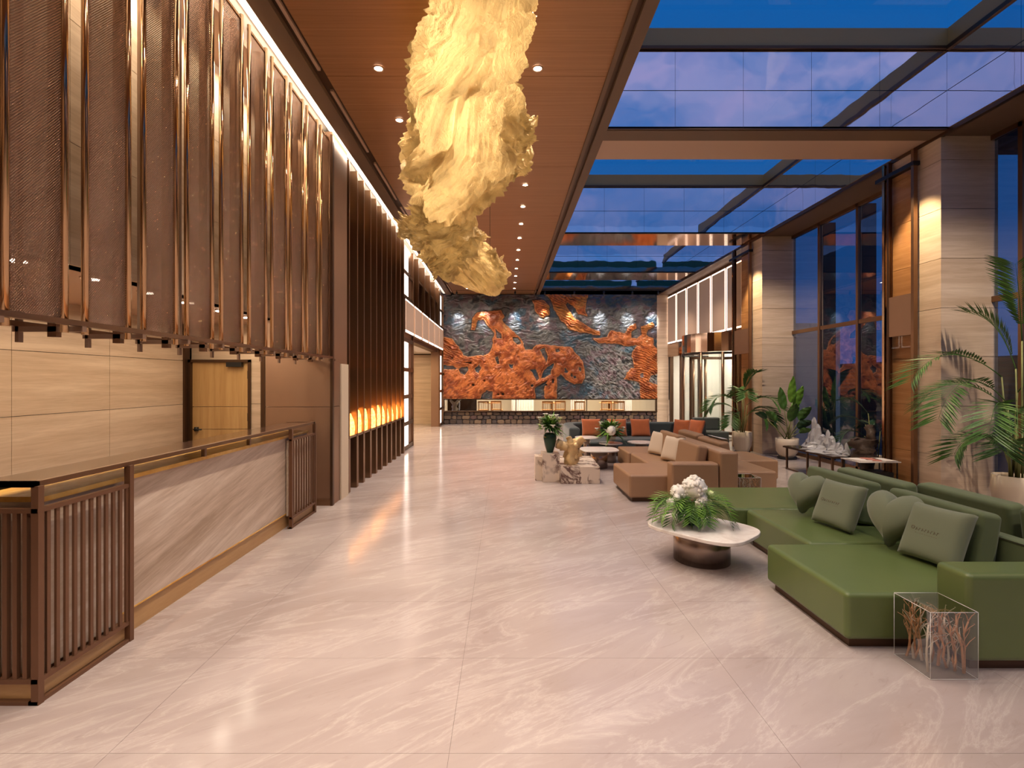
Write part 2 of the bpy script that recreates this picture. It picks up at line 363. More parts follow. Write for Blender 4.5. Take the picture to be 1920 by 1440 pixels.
# floor: substrate + slabs
fl = struct('floor', M['grout'], -6, 9, -3, 27, -.12, -.006)
slab = MB().box(.0008, 1.5992, .0008, .7992, -.02, 0).build('tile', M['floor'], fl, fix=True, local=True)
slab.location = (0, 0, 0); first = True
for i in range(-2, 4):
    for j in range(-1, 25):
        X, Y = 1.34+1.6*(i-1), 3.13+.8*(j-3)
        if X < -3.6 or X > 6.8: continue
        o = slab if first else slab.copy()
        if not first: C.objects.link(o)
        first = False; o.location = (X, Y, 0)
box('tile', M['floor'], -5.98, -3.47, -2.9, 20.2, -.02, -.001, parent=fl)
box('tile', M['floor'], 5.94+.2, 8.9, -2.9, 20.2, -.02, -.002, parent=fl)
box('tile', M['floor'], -5.98, 8.9, 19.94, 26.9, -.02, -.0015, parent=fl)
struct('outdoor_ground', M['asphalt'], 9, 60, -30, 60, -.15, -.02)

# left: stone wall behind the desk as slabs
def slabs(name, axis, plane, th, a, zs, material, back=None):
    """a wall face clad in slabs: axis 'x' = plane at X, runs along Y; axis 'y' = plane at Y, runs along X"""
    wall = None
    a0, a1 = a[0], a[-1]; s = 1 if th > 0 else -1; p0 = plane-s*.02-s*.12
    bb = (min(p0, plane-s*.02), max(p0, plane-s*.02))
    wall = box(name, M['joint'], *( (bb[0], bb[1], a0, a1) if axis == 'x' else (a0, a1, bb[0], bb[1]) ), zs[0], zs[-1], kind='structure')
    g = .003
    for i in range(len(a)-1):
        for j in range(len(zs)-1):
            q = (min(plane, plane-s*.02), max(plane, plane-s*.02))
            bx = (q[0], q[1], a[i]+g, a[i+1]-g) if axis == 'x' else (a[i]+g, a[i+1]-g, q[0], q[1])
            box('slab', material, *bx, zs[j]+g, zs[j+1]-g, parent=wall)
    return wall
slabs('wall_left', 'x', -4.8, 1, [1.23, 2.43, 3.63, 4.83, 6.03, 7.5], [0, .75, 1.4, 2.05, 2.62], M['stone'])
# desk-zone end wall with the oak door
slabs('wall_left', 'y', 7.5, -1, [-3.84, -3.5, -2.55], [0, 1.4, 2.62], M['stone'])
struct('trim_1', M['bronze_dark'], -4.82, -4.77, 7.40, 7.52, 0, 2.62)
struct('trim_2', M['bronze_dark'], -3.66, -3.60, 7.44, 7.52, 0, 2.62)
struct('wall_left', M['stone'], -4.77, -3.84, 7.56, 7.7, 2.07, 2.62)
dr = struct('door_1', M['wood'], -4.73, -3.87, 7.52, 7.56, 1.36, 2.03)
box('door_leaf_panel', M['wood'], -4.73, -3.87, 7.52, 7.56, 1.02, 1.354, parent=dr)
box('door_leaf_panel', M['wood'], -4.73, -3.87, 7.52, 7.56, 0, 1.014, parent=dr)
MB().box(-4.77, -4.73, 7.47, 7.56, 0, 2.07).box(-3.87, -3.83, 7.47, 7.56, 0, 2.07).box(-4.77, -3.83, 7.47, 7.56, 2.03, 2.07).build('door_frame', M['bronze_dark'], dr)
MB().box(-4.18, -3.95, 7.44, 7.50, 1.96, 2.03).build('door_closer', M['black'], dr)
MB().tube([(-4.66, 7.52, 1.02), (-4.66, 7.44, 1.02), (-4.54, 7.43, 1.02)], .012).lathe(-4.66, 7.5, [(.03, .99), (.03, 1.05)], 10).build('door_handle', M['black'], dr)
for z in (1.84, 1.2):
    box('hinge', M['black'], -3.885, -3.86, 7.49, 7.53, z-.06, z+.06, parent=dr)
# low ceiling over the desk and the stone bulkhead above it
struct('ceiling', M['soffit_pale'], -4.9, -3.2, 1.2, 7.5, 2.60, 2.68)
slabs('wall_left', 'x', -3.18, 1, [-3, -.6, 1.4, 2.43, 3.63, 4.83, 6.03, 7.6], [2.6, 3.5, 4.4, 5.3], M['stone'])
# bronze pier at the desk's far end
pr = struct('wall_left', M['bronze_panel'], -3.36, -2.42, 6.97, 7.62, 0, 1.38)
box('panel', M['bronze_panel'], -3.36, -2.42, 6.97, 7.62, 1.386, 5.25, parent=pr)
box('kick_board', M['bronze'], -3.37, -2.41, 6.95, 6.97, 0, .09, parent=pr)
box('edge_strip', M['bronze_dark'], -2.44, -2.405, 6.94, 7.0, 0, 5.2, parent=pr)
box('stone_strip', M['cream'], -2.47, -2.40, 7.30, 7.63, 0, 2.0, parent=pr)
# left upper wall behind fins / corridor
struct('wall_left', M['bronze_dark'], -2.78, -2.70, 7.62, 11.9, 1.3, 5.3)
struct('wall_left', M['cream'], -2.95, -2.85, 7.62, 11.9, 0, 1.3)
struct('wall_left', M['white'], -6.0, -5.9, 1.2, 20.2, 0, 5.3)

# ceiling
ce = struct('ceiling', M['ceiling'], -2.04, 1.17, -3, 3.3, CZ, CZ+.1)
for k in range(7):
    box('ceiling_panel', M['ceiling'], -2.04, 1.17, 3.306+2.4*k, 3.30+2.4*(k+1), CZ, CZ+.1, parent=ce)
struct('trim_3', M['soffit'], -2.36, -2.16, -3, 20.1, CZ-.03, CZ+.1)
struct('trim_4', M['bronze_dark'], -2.16, -2.04, -3, 20.1, CZ+.03, CZ+.12)
for k in range(9):
    struct('trim_4', M['soffit_pale'], -2.11, -2.075, 2.0+2*k, 3.6+2*k, CZ+.0, CZ+.03)
struct('trim_9', M['black'], -2.0, 6.1, 19.18, 19.22, CZ-.005, CZ+.04)
struct('trim_5', M['soffit'], 1.17, 1.22, -3, 20.1, CZ-.03, CZ+.1)
struct('trim_5', M['bronze_dark'], 1.22, 1.29, -3, 20.1, CZ+.02, CZ+.1)
struct('trim_6', M['soffit'], 1.29, 1.42, -3, 20.1, CZ-.03, 6.62)
# cove recess on the left
struct('trim_7', M['white'], -2.75, -2.36, -3, 20.1, CZ+.05, CZ+.1)
cv = struct('light_cove', M['led'], -2.47, -2.38, -2.9, 20.0, CZ+.02, CZ+.05)
struct('ceiling', M['soffit'], -6, -2.7, 7.6, 20.1, CZ-.1, CZ+.1)
struct('ceiling', M['soffit_pale'], -6, -2.7, -3, 7.6, CZ-.02, CZ+.1)

# skylight wells: perimeter beams, mirror upstands, cross beams, roof glass
RZ = 6.35
wells = [(-3.0, 6.87), (7.82, 11.75), (12.8, 16.0), (17.2, 20.1)]
for i, (a, b) in enumerate(wells):
    z1, z2, z3 = CZ, 5.77, RZ
    up = struct('skylight_upstand', M['joint'], 1.42, 6.14, b+.012, b+.04, CZ, RZ+.02)
    n = 5; wdt = (6.14-1.42)/n
    for (za, zb) in ((CZ, 5.765), (5.775, RZ)):
        for k in range(n):
            box('mirror_panel', M['mirror'], 1.42+wdt*k+.002, 1.42+wdt*(k+1)-.002, b, b+.012, za, zb, parent=up)
    sd = struct('skylight_upstand', M['joint'], 6.14, 6.17, a, b, CZ, RZ+.02)
    m_ = max(1, round((b-a)/.98)); wy = (b-a)/m_
    for (za, zb) in ((CZ, 5.765), (5.775, RZ)):
        for k in range(m_):
            box('mirror_panel', M['mirror'], 6.128, 6.14, a+wy*k+.002, a+wy*(k+1)-.002, za, zb, parent=sd)
    # brown cap band above the mirrors, roof glass over it
    fr = struct('skylight_frame', M['cap'], 1.42, 6.14, b-.01, b+.05, RZ, RZ+.28)
    box('frame_beam', M['cap'], 6.13, 6.17, a, b, RZ, RZ+.28, parent=fr)
    box('frame_beam', M['bronze_dark'], 6.10, 6.13, a, b-.01, RZ-.03, RZ+.03, parent=fr)
    box('frame_beam', M['bronze_dark'], 1.42, 6.13, b-.04, b-.01, RZ-.02, RZ+.02, parent=fr)
    box('pane', M['roof_glass'], 1.42, 6.14, a, b, RZ+.28, RZ+.295, parent=fr)
for i, (a, b) in enumerate([(6.87, 7.82), (11.75, 12.8), (16.0, 17.2)]):
    mt = M['soffit_pale'] if i == 0 else M['mirror_soffit']
    be = struct('ceiling_beam', mt, 1.42, 6.14, a+.04, b, CZ-.01, CZ+.9)
    box('beam_edge', M['bronze_dark'], 1.42, 6.14, a+.0, a+.035, CZ-.015, CZ+.02, parent=be)
    if i == 0: box('beam_edge', M['soffit'], 1.42, 6.14, a+.035, a+.32, CZ-.02, CZ-.009, parent=be)
struct('ceiling', M['soffit'], 6.17, 6.98, -3, 20.1, CZ-.04, CZ+.1)
struct('ceiling', M['bronze_dark'], 6.14, 6.20, -3, 20.1, CZ-.06, CZ+.0)
# closing structure behind the camera
slabs('wall_back', 'y', -3.0, 1, [-6, -3, 0, 3, 6.9], [0, 1.4, 2.8, 4.2, 5.3], M['stone'])
struct('wall_left', M['bronze_panel'], -5.0, -4.88, -3, 1.2, 0, 5.3)

# ================================================================= RIGHT SIDE: columns, windows
ZS = [0, .69, 1.39, 2.09, 2.78, 3.48, 4.18, 4.87, 5.21]
def column(y0, y1, x0=6.16, x1=6.96):
    c_ = struct('column', M['joint'], x0+.02, x1-.0, y0+.02, y1-.02, 0, CZ)
    for j in range(len(ZS)-1):
        box('slab', M['stone'], x0, x1+.005, y0, y0+.02, ZS[j]+.003, ZS[j+1]-.003, parent=c_)
        box('slab', M['stone'], x0, x0+.02, y0+.021, y1, ZS[j]+.003, ZS[j+1]-.003, parent=c_)
        box('slab', M['stone'], x0+.021, x1+.005, y1-.02, y1, ZS[j]+.003, ZS[j+1]-.003, parent=c_)
    return c_
column(7.0, 7.94); column(11.86, 12.9); column(2.1, 3.1)
# stone end pilaster beside the mural
slabs('wall_far', 'y', 20.0, -1, [6.14, 6.62], ZS, M['stone'])
# bronze framed glass screens standing at the columns
def glass_screen(y0, y1, x, label):
    g = thing('glass_screen', label, 'screen', (x, (y0+y1)/2, 0), 'bronze framed glass screens beside the columns')
    box('post', M['bronze_tube'], x-.03, x+.03, y1-.05, y1, 0, CZ-.05, parent=g, bevel=.004)
    box('post', M['bronze_dark'], x-.03, x+.03, y1-.14, y1-.10, 0, CZ-.05, parent=g)
    box('post', M['bronze'], x-.03, x+.03, y0, y0+.05, 0, CZ-.05, parent=g)
    box('door_bracket', M['black'], x-.05, x+.05, y0-.02, y1+.12, 4.95, 5.01, parent=g)
    box('mid_panel', M['bronze_panel'], x-.025, x+.025, y0+.05, y1-.14, 2.44, 3.06, parent=g)
    box('base_panel', M['bronze'], x-.025, x+.025, y0+.05, y1-.14, 0, .12, parent=g)
    box('pane', M['smoked'], x-.006, x+.006, y0+.05, y1-.14, 3.06, 4.95, parent=g)
    box('pane', M['smoked'], x-.006, x+.006, y0+.05, y1-.14, .12, 2.44, parent=g)
glass_screen(7.36, 7.98, 6.10, 'bronze framed smoked glass screen against the near stone column')
glass_screen(12.3, 13.25, 6.10, 'bronze framed smoked glass screen behind the far palm pot')
# curtain wall
def curtain(name, y0, y1, mull):
    wn = struct(name, M['bronze'], 6.87, 6.93, y0, y1, 2.86, 2.94)
    box('sill', M['bronze'], 6.86, 6.94, y0, y1, 0, .08, parent=wn)
    box('head', M['bronze'], 6.86, 6.94, y0, y1, 5.14, 5.22, parent=wn)
    ys = [y0]+mull+[y1]
    for y in mull:
        box('mullion', M['bronze'], 6.86, 6.94, y-.03, y+.03, 0, 5.2, parent=wn)
        box('fin', M['black'], 6.95, 7.22, y-.03, y+.03, 0, 5.2, parent=wn)
    for a, b in zip(ys[:-1], ys[1:]):
        box('pane', M['glass'], 6.89, 6.91, a+.03, b-.03, .08, 2.86, parent=wn)
        box('pane', M['glass'], 6.89, 6.91, a+.03, b-.03, 2.94, 5.14, parent=wn)
curtain('window_1', 7.94, 11.86, [8.62, 9.66, 10.84])
curtain('window_2', 3.1, 7.0, [4.3, 5.5, 6.6])
curtain('window_3', -3.0, 2.1, [-1.8, -.6, .6])
# outside
ob = thing('neighbour_building', 'dark office block with a louvred upper storey beyond the right-hand window', 'building', (16, 14, 0))
box('facade', M['night'], 13, 16, 4, 40, -.02, 2.4, parent=ob)
for k in range(10): box('louvre', M['asphalt'], 12.9, 13, 4, 40, 1.0+.14*k, 1.07+.14*k, parent=ob)
cn = thing('outdoor_canopy', 'dark slatted canopy outside the near right window', 'canopy', (8, 4, 5.3))
for k in range(6): box('slat', M['night'], 7.25+.28*k, 7.45+.28*k, -2, 7.6, 5.3, 5.38, parent=cn)
box('beam', M['night'], 7.2, 8.9, 7.6, 7.75, 5.28, 5.45, parent=cn)

# ---- light-box wall and entrance on the far right
def lightbox(x, face, ys, z0, z1, name, label):
    """panels back-lit at their edges; face = -1 faces -X, +1 faces +X"""
    L = thing(name, label, 'light box', (x, ys[len(ys)//2], z0))
    a, b = (x, x+.12) if face < 0 else (x-.12, x)
    box('frame', M['bronze'], a, b, ys[0], ys[-1], z0, z1, parent=L)
    fx = (x-.012, x) if face < 0 else (x, x+.012); gx = (x-.03, x-.012) if face < 0 else (x+.012, x+.03)
    for p0, p1 in zip(ys[:-1], ys[1:]):
        box('led_edge', M['led_soft'], *fx, p0+.02, p1-.02, z0+.02, z1-.02, parent=L)
        box('panel', M['lb_panel'], *gx, p0+.10, p1-.10, z0+.07, z1-.07, parent=L)
    for p0 in ys: box('divider', M['bronze'], min(gx[0], fx[0]), max(gx[1], fx[1])+.0, p0-.012, p0+.012, z0, z1, parent=L)
M['lb_panel'] = mat('opal_panel', (.34, .23, .17), .5, emis=(.55, .36, .26), es=.16)
lightbox(6.6, -1, [13.67+1.065*k for k in range(7)], 3.22, 5.13, 'backlit_panel_row', 'row of tall backlit panels above the revolving entrance door')
lightbox(-2.44, 1, [12.05+1.25*k for k in range(7)], 2.94, 3.79, 'backlit_panel_row', 'low row of backlit panels over the passage on the left')
struct('wall_right', M['bronze_panel'], 6.62, 6.75, 12.9, 13.66, 0, 5.2)
struct('wall_right', M['bronze'], 6.62, 6.72, 12.9, 20.0, 5.13, 5.25)
struct('trim_8', M['mirror_soffit'], 6.58, 6.75, 13.66, 20.0, 2.70, 3.2)
struct('wall_right', M['bronze'], 6.66, 6.75, 13.0, 20.0, 3.2, 5.2)
# revolving door
rd = thing('revolving_door', 'bronze revolving door with curved glass under the tall light panels', 'door', (6.85, 15.5, 0))
cx, cy, R_ = 6.9, 15.6, 1.25
def arc(r, a0, a1, z0, z1, th, n=20):
    pts = [(math.cos(a0+(a1-a0)*i/n), math.sin(a0+(a1-a0)*i/n)) for i in range(n+1)]
    P = [(cx+c*r, cy+s*r) for c, s in pts]+[(cx+c*(r-th), cy+s*(r-th)) for c, s in pts[::-1]]
    return MB().prism(P, z0, z1)
arc(R_, PI*.5, PI*1.5, 2.62, 3.18, .06).build('header', M['mirror_soffit'], rd)
arc(R_+.02, PI*.5, PI*1.5, 2.54, 2.60, .10).build('track', M['black'], rd)
for a in (.52, .64, .80, 1.2, 1.36, 1.48):
    MB().lathe(cx+R_*math.cos(PI*a), cy+R_*math.sin(PI*a), [(.045, 0), (.045, 2.6)], 10).build('post', M['bronze'], rd)
arc(R_, PI*.5, PI*.8, .05, 2.55, .012).build('curved_pane', M['clear_glass'], rd)
arc(R_, PI*1.2, PI*1.5, .05, 2.55, .012).build('curved_pane', M['clear_glass'], rd)
arc(R_, PI*.5, PI*1.5, 0, .04, R_-.01).build('floor_disc', M['chrome'], rd)
for k in range(3):
    a = PI*(.38+k*2/3)
    MB().box(-.02, R_-.1, -.025, .025, .06, .16).box(R_-.14, R_-.1, -.025, .025, .06, 2.5).box(-.02, R_-.1, -.025, .025, 2.42, 2.5).build('wing_frame', M['bronze_dark'], rd, local=True)
    o = C.objects[-1]; o.location = (.05, .1, 0); o.rotation_euler.z = a
    g = MB().box(0, R_-.14, -.004, .004, .16, 2.42).build('wing_glass', M['clear_glass'], rd, local=True); g.location = (.05, .1, 0); g.rotation_euler.z = a
struct('wall_right', M['drape_white'], 8.6, 8.7, 12.9, 20.5, 0, 3.2)
struct('wall_right', M['drape_white'], 6.76, 8.7, 19.9, 20.0, 0, 3.2)
struct('wall_right', M['drape_white'], 6.9, 8.7, 12.86, 12.92, 0, 3.2)
struct('ceiling', M['white'], 6.75, 8.7, 12.9, 20.5, 3.2, 3.25)
for y in (14.2, 16.4, 18.6): lamp('AREA', 'vestibule_panel', (7.9, y, 3.15), 60, (1, .9, .76), size=.5)
# fixed side lights of the entrance
sl = thing('entrance_glazing', 'dark bronze posts and glass between the stone pilaster and revolving door', 'glazing', (6.66, 18.3, 0))
for y in (19.85, 18.7, 17.7, 16.95):
    box('post', M['bronze_dark'], 6.62, 6.74, y-.07, y+.07, 0, 2.7, parent=sl)
for a, b in ((19.78, 18.77), (18.63, 17.77), (17.63, 17.02)):
    box('pane', M['clear_glass'], 6.675, 6.687, b, a, 0.04, 2.7, parent=sl)
sl = thing('entrance_glazing', 'dark bronze posts and glass between revolving door and far palm', 'glazing', (6.66, 13.8, 0))
for y in (14.3, 13.95, 13.7):
    box('post', M['bronze_dark'], 6.62, 6.74, y-.06, y+.06, 0, 2.7, parent=sl)
box('pane', M['clear_glass'], 6.675, 6.687, 13.76, 14.24, .04, 2.7, parent=sl)

# ================================================================= LEFT SIDE
# fins
FY = [7.75, 8.18, 8.56, 8.99, 9.40, 9.80, 10.23, 10.63, 11.07, 11.54, 11.96]
fs = thing('fin_screen', 'tall row of dark bronze fins rising from floor to ceiling past the desk', 'screen', (-2.5, 9.8, 0))
f0 = MB().box(-2.57, -2.42, -.018, .018, .84, 5.2).box(-2.57, -2.42, -.05, .05, 0, .84).build('fin', M['bronze'], fs, bevel=.006)
f0.location = (0, FY[0]-9.8, 0)
for k, y in enumerate(FY):
    if k:
        c_ = f0.copy(); C.objects.link(c_); c_.location = (0, y-9.8, 0)
f0.data.transform(Matrix.Translation((0, 9.8, 0)))
tb = None
for k in range(22):
    y = 7.68+.195*k
    if tb is None:
        tb = MB().lathe(-2.60, 0, [(.017, 2.0), (.017, 5.2)], 8).build('tube', M['bronze_tube'], fs); tb.data.transform(Matrix.Translation((0, 9.8, 0))); tb.location = (0, y-9.8, 0)
    else:
        c_ = tb.copy(); C.objects.link(c_); c_.location = (0, y-9.8, 0)
box('back_panel', M['bronze_dark'], -2.66, -2.655, 7.62, 11.95, 2.0, 5.2, parent=fs)
box('rail', M['bronze_dark'], -2.68, -2.6, 7.6, 12.0, 1.97, 2.03, parent=fs)
box('shelf', M['bronze'], -2.86, -2.43, 7.45, 12.0, .84, .88, parent=fs)
box('shelf_backing', M['amber_back'] if 'amber_back' in M else M['bronze_tube'], -2.86, -2.84, 7.6, 12.0, .88, 2.0, parent=fs)
box('low_panel', M['cream'], -2.70, -2.68, 7.7, 12.0, 0, .84, parent=fs)
for k, y in enumerate([7.52, 7.97, 8.37, 8.78, 9.2, 9.6, 10.02, 10.43, 10.85, 11.3, 11.75]):
    mb = MB(); zt = 1.25
    for q in range(7):
        r = .04+.03*random.random(); px, py = -2.51+random.uniform(-.03, .03), y+random.uniform(-.11, .11)
        z0 = .883; h = random.uniform(.16, .40)
        mb.lathe(px, py, [(r, z0), (r*1.1, z0+h*.4), (r*.8, z0+h*.8), (r*.3, z0+h)], 6, phase=random.random()*3)
    o = mb.build('crystal_cluster', M['amber'] if k else M['crystal']);
    for f in o.data.polygons: f.use_smooth = False
    prop(o, ('clear crystal cluster at the end of the glowing shelf nearest the desk' if k == 0 else ORD[k-1]+' glowing amber crystal cluster from the desk on the shelf behind the fins'), 'crystal', 'crystal clusters on the lit shelf')
lamp('AREA', 'shelf_glow', (-2.66, 9.7, .95), 40, (1, .50, .15), rot=(0, math.radians(155), 0), size=.1, size_y=4.4)

# piers of the passage
def light_pier(y0, y1, x, label, z1=5.25, zs=None):
    p_ = thing('lantern_pier', label, 'pier', (x-.15, (y0+y1)/2, 0))
    MB().box(x-.34, x-.05, y0, y1, 0, z1-.06).build('body', M['bronze_panel'], p_)
    for y in (y0+.03, y1-.03): box('edge_bar', M['bronze'], x-.05, x, y-.03, y+.03, 0, z1-.06, parent=p_)
    w_ = (y1-y0)
    for (a, b) in ((.12, .62), (.72, 1.30), (1.40, 1.98), (2.08, 2.72), (3.90, 4.42), (4.52, 5.05)):
        box('lit_panel', M['led_soft'], x-.05, x-.02, y0+.14*w_+.06, y0+.5*w_, a, b, parent=p_)
    for z in (.07, .67, 1.35, 2.03, 2.78, 3.85, 4.47): box('cross_bar', M['bronze_dark'], x-.05, x-.01, y0+.03, y1-.03, z-.05, z+.05, parent=p_)
light_pier(12.1, 13.45, -2.46, 'bronze pier with stacked lit panels at the end of the fins')
light_pier(18.9, 20.0, -2.46, 'bronze pier with stacked lit panels beside the orange relief')
# upper bays above the low light boxes
ub = struct('wall_left', M['bronze_panel'], -2.9, -2.8, 13.45, 18.9, 3.0, 5.25)
for k in range(5):
    y = 14.1+1.1*k
    box('upright', M['bronze'], -2.8, -2.44, y-.04, y+.04, 3.79, 5.2, parent=ub)
    if k < 4: box('cross_bar', M['bronze'], -2.8, -2.50, y, y+1.06, 4.62, 4.68, parent=ub)
struct('wall_left', M['bronze_dark'], -2.8, -2.56, 13.46, 18.89, 2.84, 2.94)
# passage beyond the piers
slabs('wall_passage', 'x', -4.9, 1, [13.0, 15.0, 17.0, 18.6, 20.2], [0, 1.4, 2.8], M['stone'])
struct('ceiling', M['white'], -5.9, -2.8, 12.0, 20.2, 2.84, 2.9)
slabs('wall_passage', 'y', 20.1, -1, [-5.0, -3.9, -2.8], [0, 1.4, 2.8], M['stone'])
struct('wall_passage', M['bronze_panel'], -5.9, -2.8, 12.0, 12.1, 0, 2.84)
lamp('AREA', 'passage_panel', (-3.9, 16.5, 2.8), 110, (1, .74, .42), size=.8, size_y=4)

# hanging mesh screen over the desk
hs = thing('hanging_screen', 'long bronze mesh screen hanging above the reception desk', 'screen', (-2.5, 4.5, 2.05))
posts = [1.96, 2.43, 2.90, 3.37, 3.83, 4.30, 4.77, 5.24, 5.70, 6.17, 6.64]
for k, y in enumerate(posts):
    y1 = y+.335
    box('mesh_panel', M['mesh'], -2.475, -2.472, y+.03, y1, 2.10, 5.14, parent=hs)
    for yy, r in ((y+.015, .019), (y1+.012, .019)):
        MB().lathe(-2.465, yy, [(r, 2.02), (r, 5.18)], 8).build('frame_tube', M['bronze_tube'], hs)
    MB().box(-2.60, -2.55, y1+.055, y1+.09, 2.0, 5.18).build('back_post', M['ladder'], hs)
    box('top_bar', M['bronze_tube'], -2.48, -2.46, y, y1+.02, 5.13, 5.15, parent=hs)
box('lower_rail', M['bronze'], -2.44, -2.40, 1.9, 6.94, 2.06, 2.09, parent=hs)
box('lower_rail', M['bronze'], -2.80, -2.76, 1.9, 6.94, 2.06, 2.09, parent=hs)
for k, y in enumerate(posts):
    box('bracket', M['soffit_brown'], -2.80, -2.40, y+.39, y+.42, 2.03, 2.06, parent=hs)
    box('hanger', M['soffit_brown'], -2.785, -2.765, y+.39, y+.42, 1.97, 5.2, parent=hs)

# reception desk
dk_ = thing('reception_desk', 'long reception desk of striped stone with oak plinth and amber top', 'desk', (-2.9, 4.6, 0))
box('front_slab', M['desk_stone'], -2.72, -2.60, 2.80, 6.52, .17, 1.07, parent=dk_)
box('end_slab', M['desk_stone'], -3.4, -2.72, 2.80, 2.9, .17, 1.07, parent=dk_)
box('end_slab', M['desk_stone'], -3.4, -2.72, 6.42, 6.52, .17, 1.07, parent=dk_)
box('plinth', M['plinth'], -3.38, -2.61, 2.82, 6.50, 0, .165, parent=dk_)
box('plinth_edge', M['onyx'], -2.62, -2.598, 2.80, 6.52, .16, .172, parent=dk_)
box('counter_top', M['onyx'], -3.0, -2.585, 2.78, 6.54, 1.07, 1.10, parent=dk_)
box('work_top', M['wood'], -3.7, -3.0, 2.82, 6.5, .74, .78, parent=dk_)
box('raised_shelf', M['brown_glass'], -2.88, -2.56, 2.68, 6.60, 1.185, 1.20, parent=dk_)
MB().box(-2.56, -2.53, 2.67, 6.62, 1.175, 1.205).box(-2.9, -2.53, 2.67, 2.70, 1.175, 1.205).box(-2.9, -2.53, 6.59, 6.62, 1.175, 1.205).build('shelf_rim', M['bronze'], dk_)
for y in (4.25, 5.0): box('shelf_stay', M['bronze'], -2.60, -2.57, y, y+.03, 1.10, 1.18, parent=dk_)
def ladder(y0, y1, label, n, front=False):
    L = thing('slatted_guard', label, 'guard', (-2.55, y0, 0), 'slatted guards at the desk ends')
    x = -2.545
    for y in (y0, y1-.035): box('post', M['ladder'], x-.005, x+.035, y, y+.035, 0, 1.18, parent=L)
    box('top_rail', M['ladder'], x, x+.03, y0, y1, 1.035, 1.06, parent=L)
    box('bottom_rail', M['ladder'], x, x+.03, y0, y1, .115, .14, parent=L)
    box('foot_rail', M['ladder'], x-.02, x+.03, y0, y1, 0, .02, parent=L)
    box('kick_board', M['plinth'], x-.012, x-.002, y0+.03, y1-.03, .02, .115, parent=L)
    box('backing', M['pale_back'], x-.045, x-.03, y0+.03, y1-.03, .14, 1.04, parent=L)
    st = (y1-y0-.06)/n
    for k in range(n):
        yy = y0+.045+st*(k+.3); box('slat', M['ladder'], x+.012, x+.026, yy, yy+.022, .14, 1.035, parent=L)
    if front:
        xs0 = -3.3
        for xx in (xs0,): box('post', M['ladder'], xx, xx+.035, y0, y0+.035, 0, 1.18, parent=L)
        box('top_rail', M['ladder'], xs0, x, y0, y0+.03, 1.035, 1.06, parent=L)
        box('bottom_rail', M['ladder'], xs0, x, y0, y0+.03, .115, .14, parent=L)
        box('foot_rail', M['ladder'], xs0, x, y0, y0+.03, 0, .02, parent=L)
        box('backing', M['pale_back'], xs0, x, y0+.06, y0+.075, .14, 1.04, parent=L)
        box('kick_board', M['plinth'], xs0, x, y0+.03, y0+.04, .02, .115, parent=L)
        for k in range(13):
            xx = x-.055-.054*k; box('slat', M['ladder'], xx, xx+.024, y0+.004, y0+.026, .14, 1.035, parent=L)
        box('shelf_bar', M['ladder'], xs0, x, y0, y0+.03, 1.175, 1.205, parent=L)
ladder(2.67, 3.36, 'brown slatted guard wrapping the near corner of the reception desk', 11, True)
ladder(5.86, 6.62, 'brown slatted guard at the far end of the reception desk', 9)
# monitors and small things on the work top
def monitor(y, label, white=False, rz=.0):
    m_ = thing('monitor', label, 'monitor', (-3.08, y, .78), 'screens on the desk work top')
    MB().tbox(Matrix.Translation((0, 0, .18)) @ Matrix.Rotation(rz, 4, 'Z'), .03, .56, .34).build('screen', M['black_gloss'] if not white else M['white'], m_, local=True, bevel=.006)
    MB().box(.01, .05, -.03, .03, 0, .14).build('stand', M['black'], m_, local=True)
    MB().box(-.08, .10, -.12, .12, 0, .012).build('foot', M['black'], m_, local=True)
monitor(3.05, 'black monitor at the near end of the desk'); monitor(3.65, 'white backed monitor between the two nearest black ones', True)
monitor(4.15, 'black monitor just past the near slatted guard'); monitor(4.85, 'black monitor at the middle of the desk')
monitor(5.45, 'black monitor second from the far slatted guard'); monitor(6.05, 'white backed monitor beside the far slatted guard', True)

# downlights
for ri, (x, rn) in enumerate(((.37, 'right'), (-1.41, 'left'))):
    k = 0
    for y in ROW_Y:
        if y < 4.0: continue
        d = thing('downlight', ORD[k]+' ceiling downlight from the camera in the '+rn+'-hand row', 'downlight', (x, y, CZ), 'downlights in the copper ceiling'); k += 1
        MB().lathe(x, y, [(.062, CZ-.004), (.062, CZ-.012), (.046, CZ-.012), (.046, CZ-.004)], 20, caps=False).build('trim_ring', M['trimring'], d)
        MB().lathe(x, y, [(.045, CZ-.006), (.045, CZ-.003)], 16).build('lens', M['lens'], d)
for k, y in enumerate((2.84, 3.47, 4.1, 4.73, 5.35, 5.99, 6.6)):
    d = thing('downlight', ORD[k]+' small round downlight from the near end above the reception desk', 'downlight', (-3.42, y, 2.6), 'downlights in the low desk ceiling')
    MB().lathe(-3.42, y, [(.06, 2.585), (.06, 2.595)], 16).build('lens', M['lens'], d)
    MB().lathe(-3.42, y, [(.075, 2.59), (.075, 2.6)], 16).build('trim_ring', M['trimring'], d)
for k, x in enumerate((-1.85, -.82, .41, 1.56, 2.7, 3.85, 4.95, 5.95)):
    d = thing('spotlight', ORD[k]+' small ceiling spotlight from the left above the orange relief', 'spotlight', (x, 19.2, CZ), 'spotlights washing the relief')
    MB().lathe(x, 19.2, [(.035, CZ-.05), (.035, CZ-.15)], 12).build('barrel', M['black'], d); MB().lathe(x, 19.2, [(.012, CZ-.05), (.012, CZ)], 8).build('stem', M['black'], d)

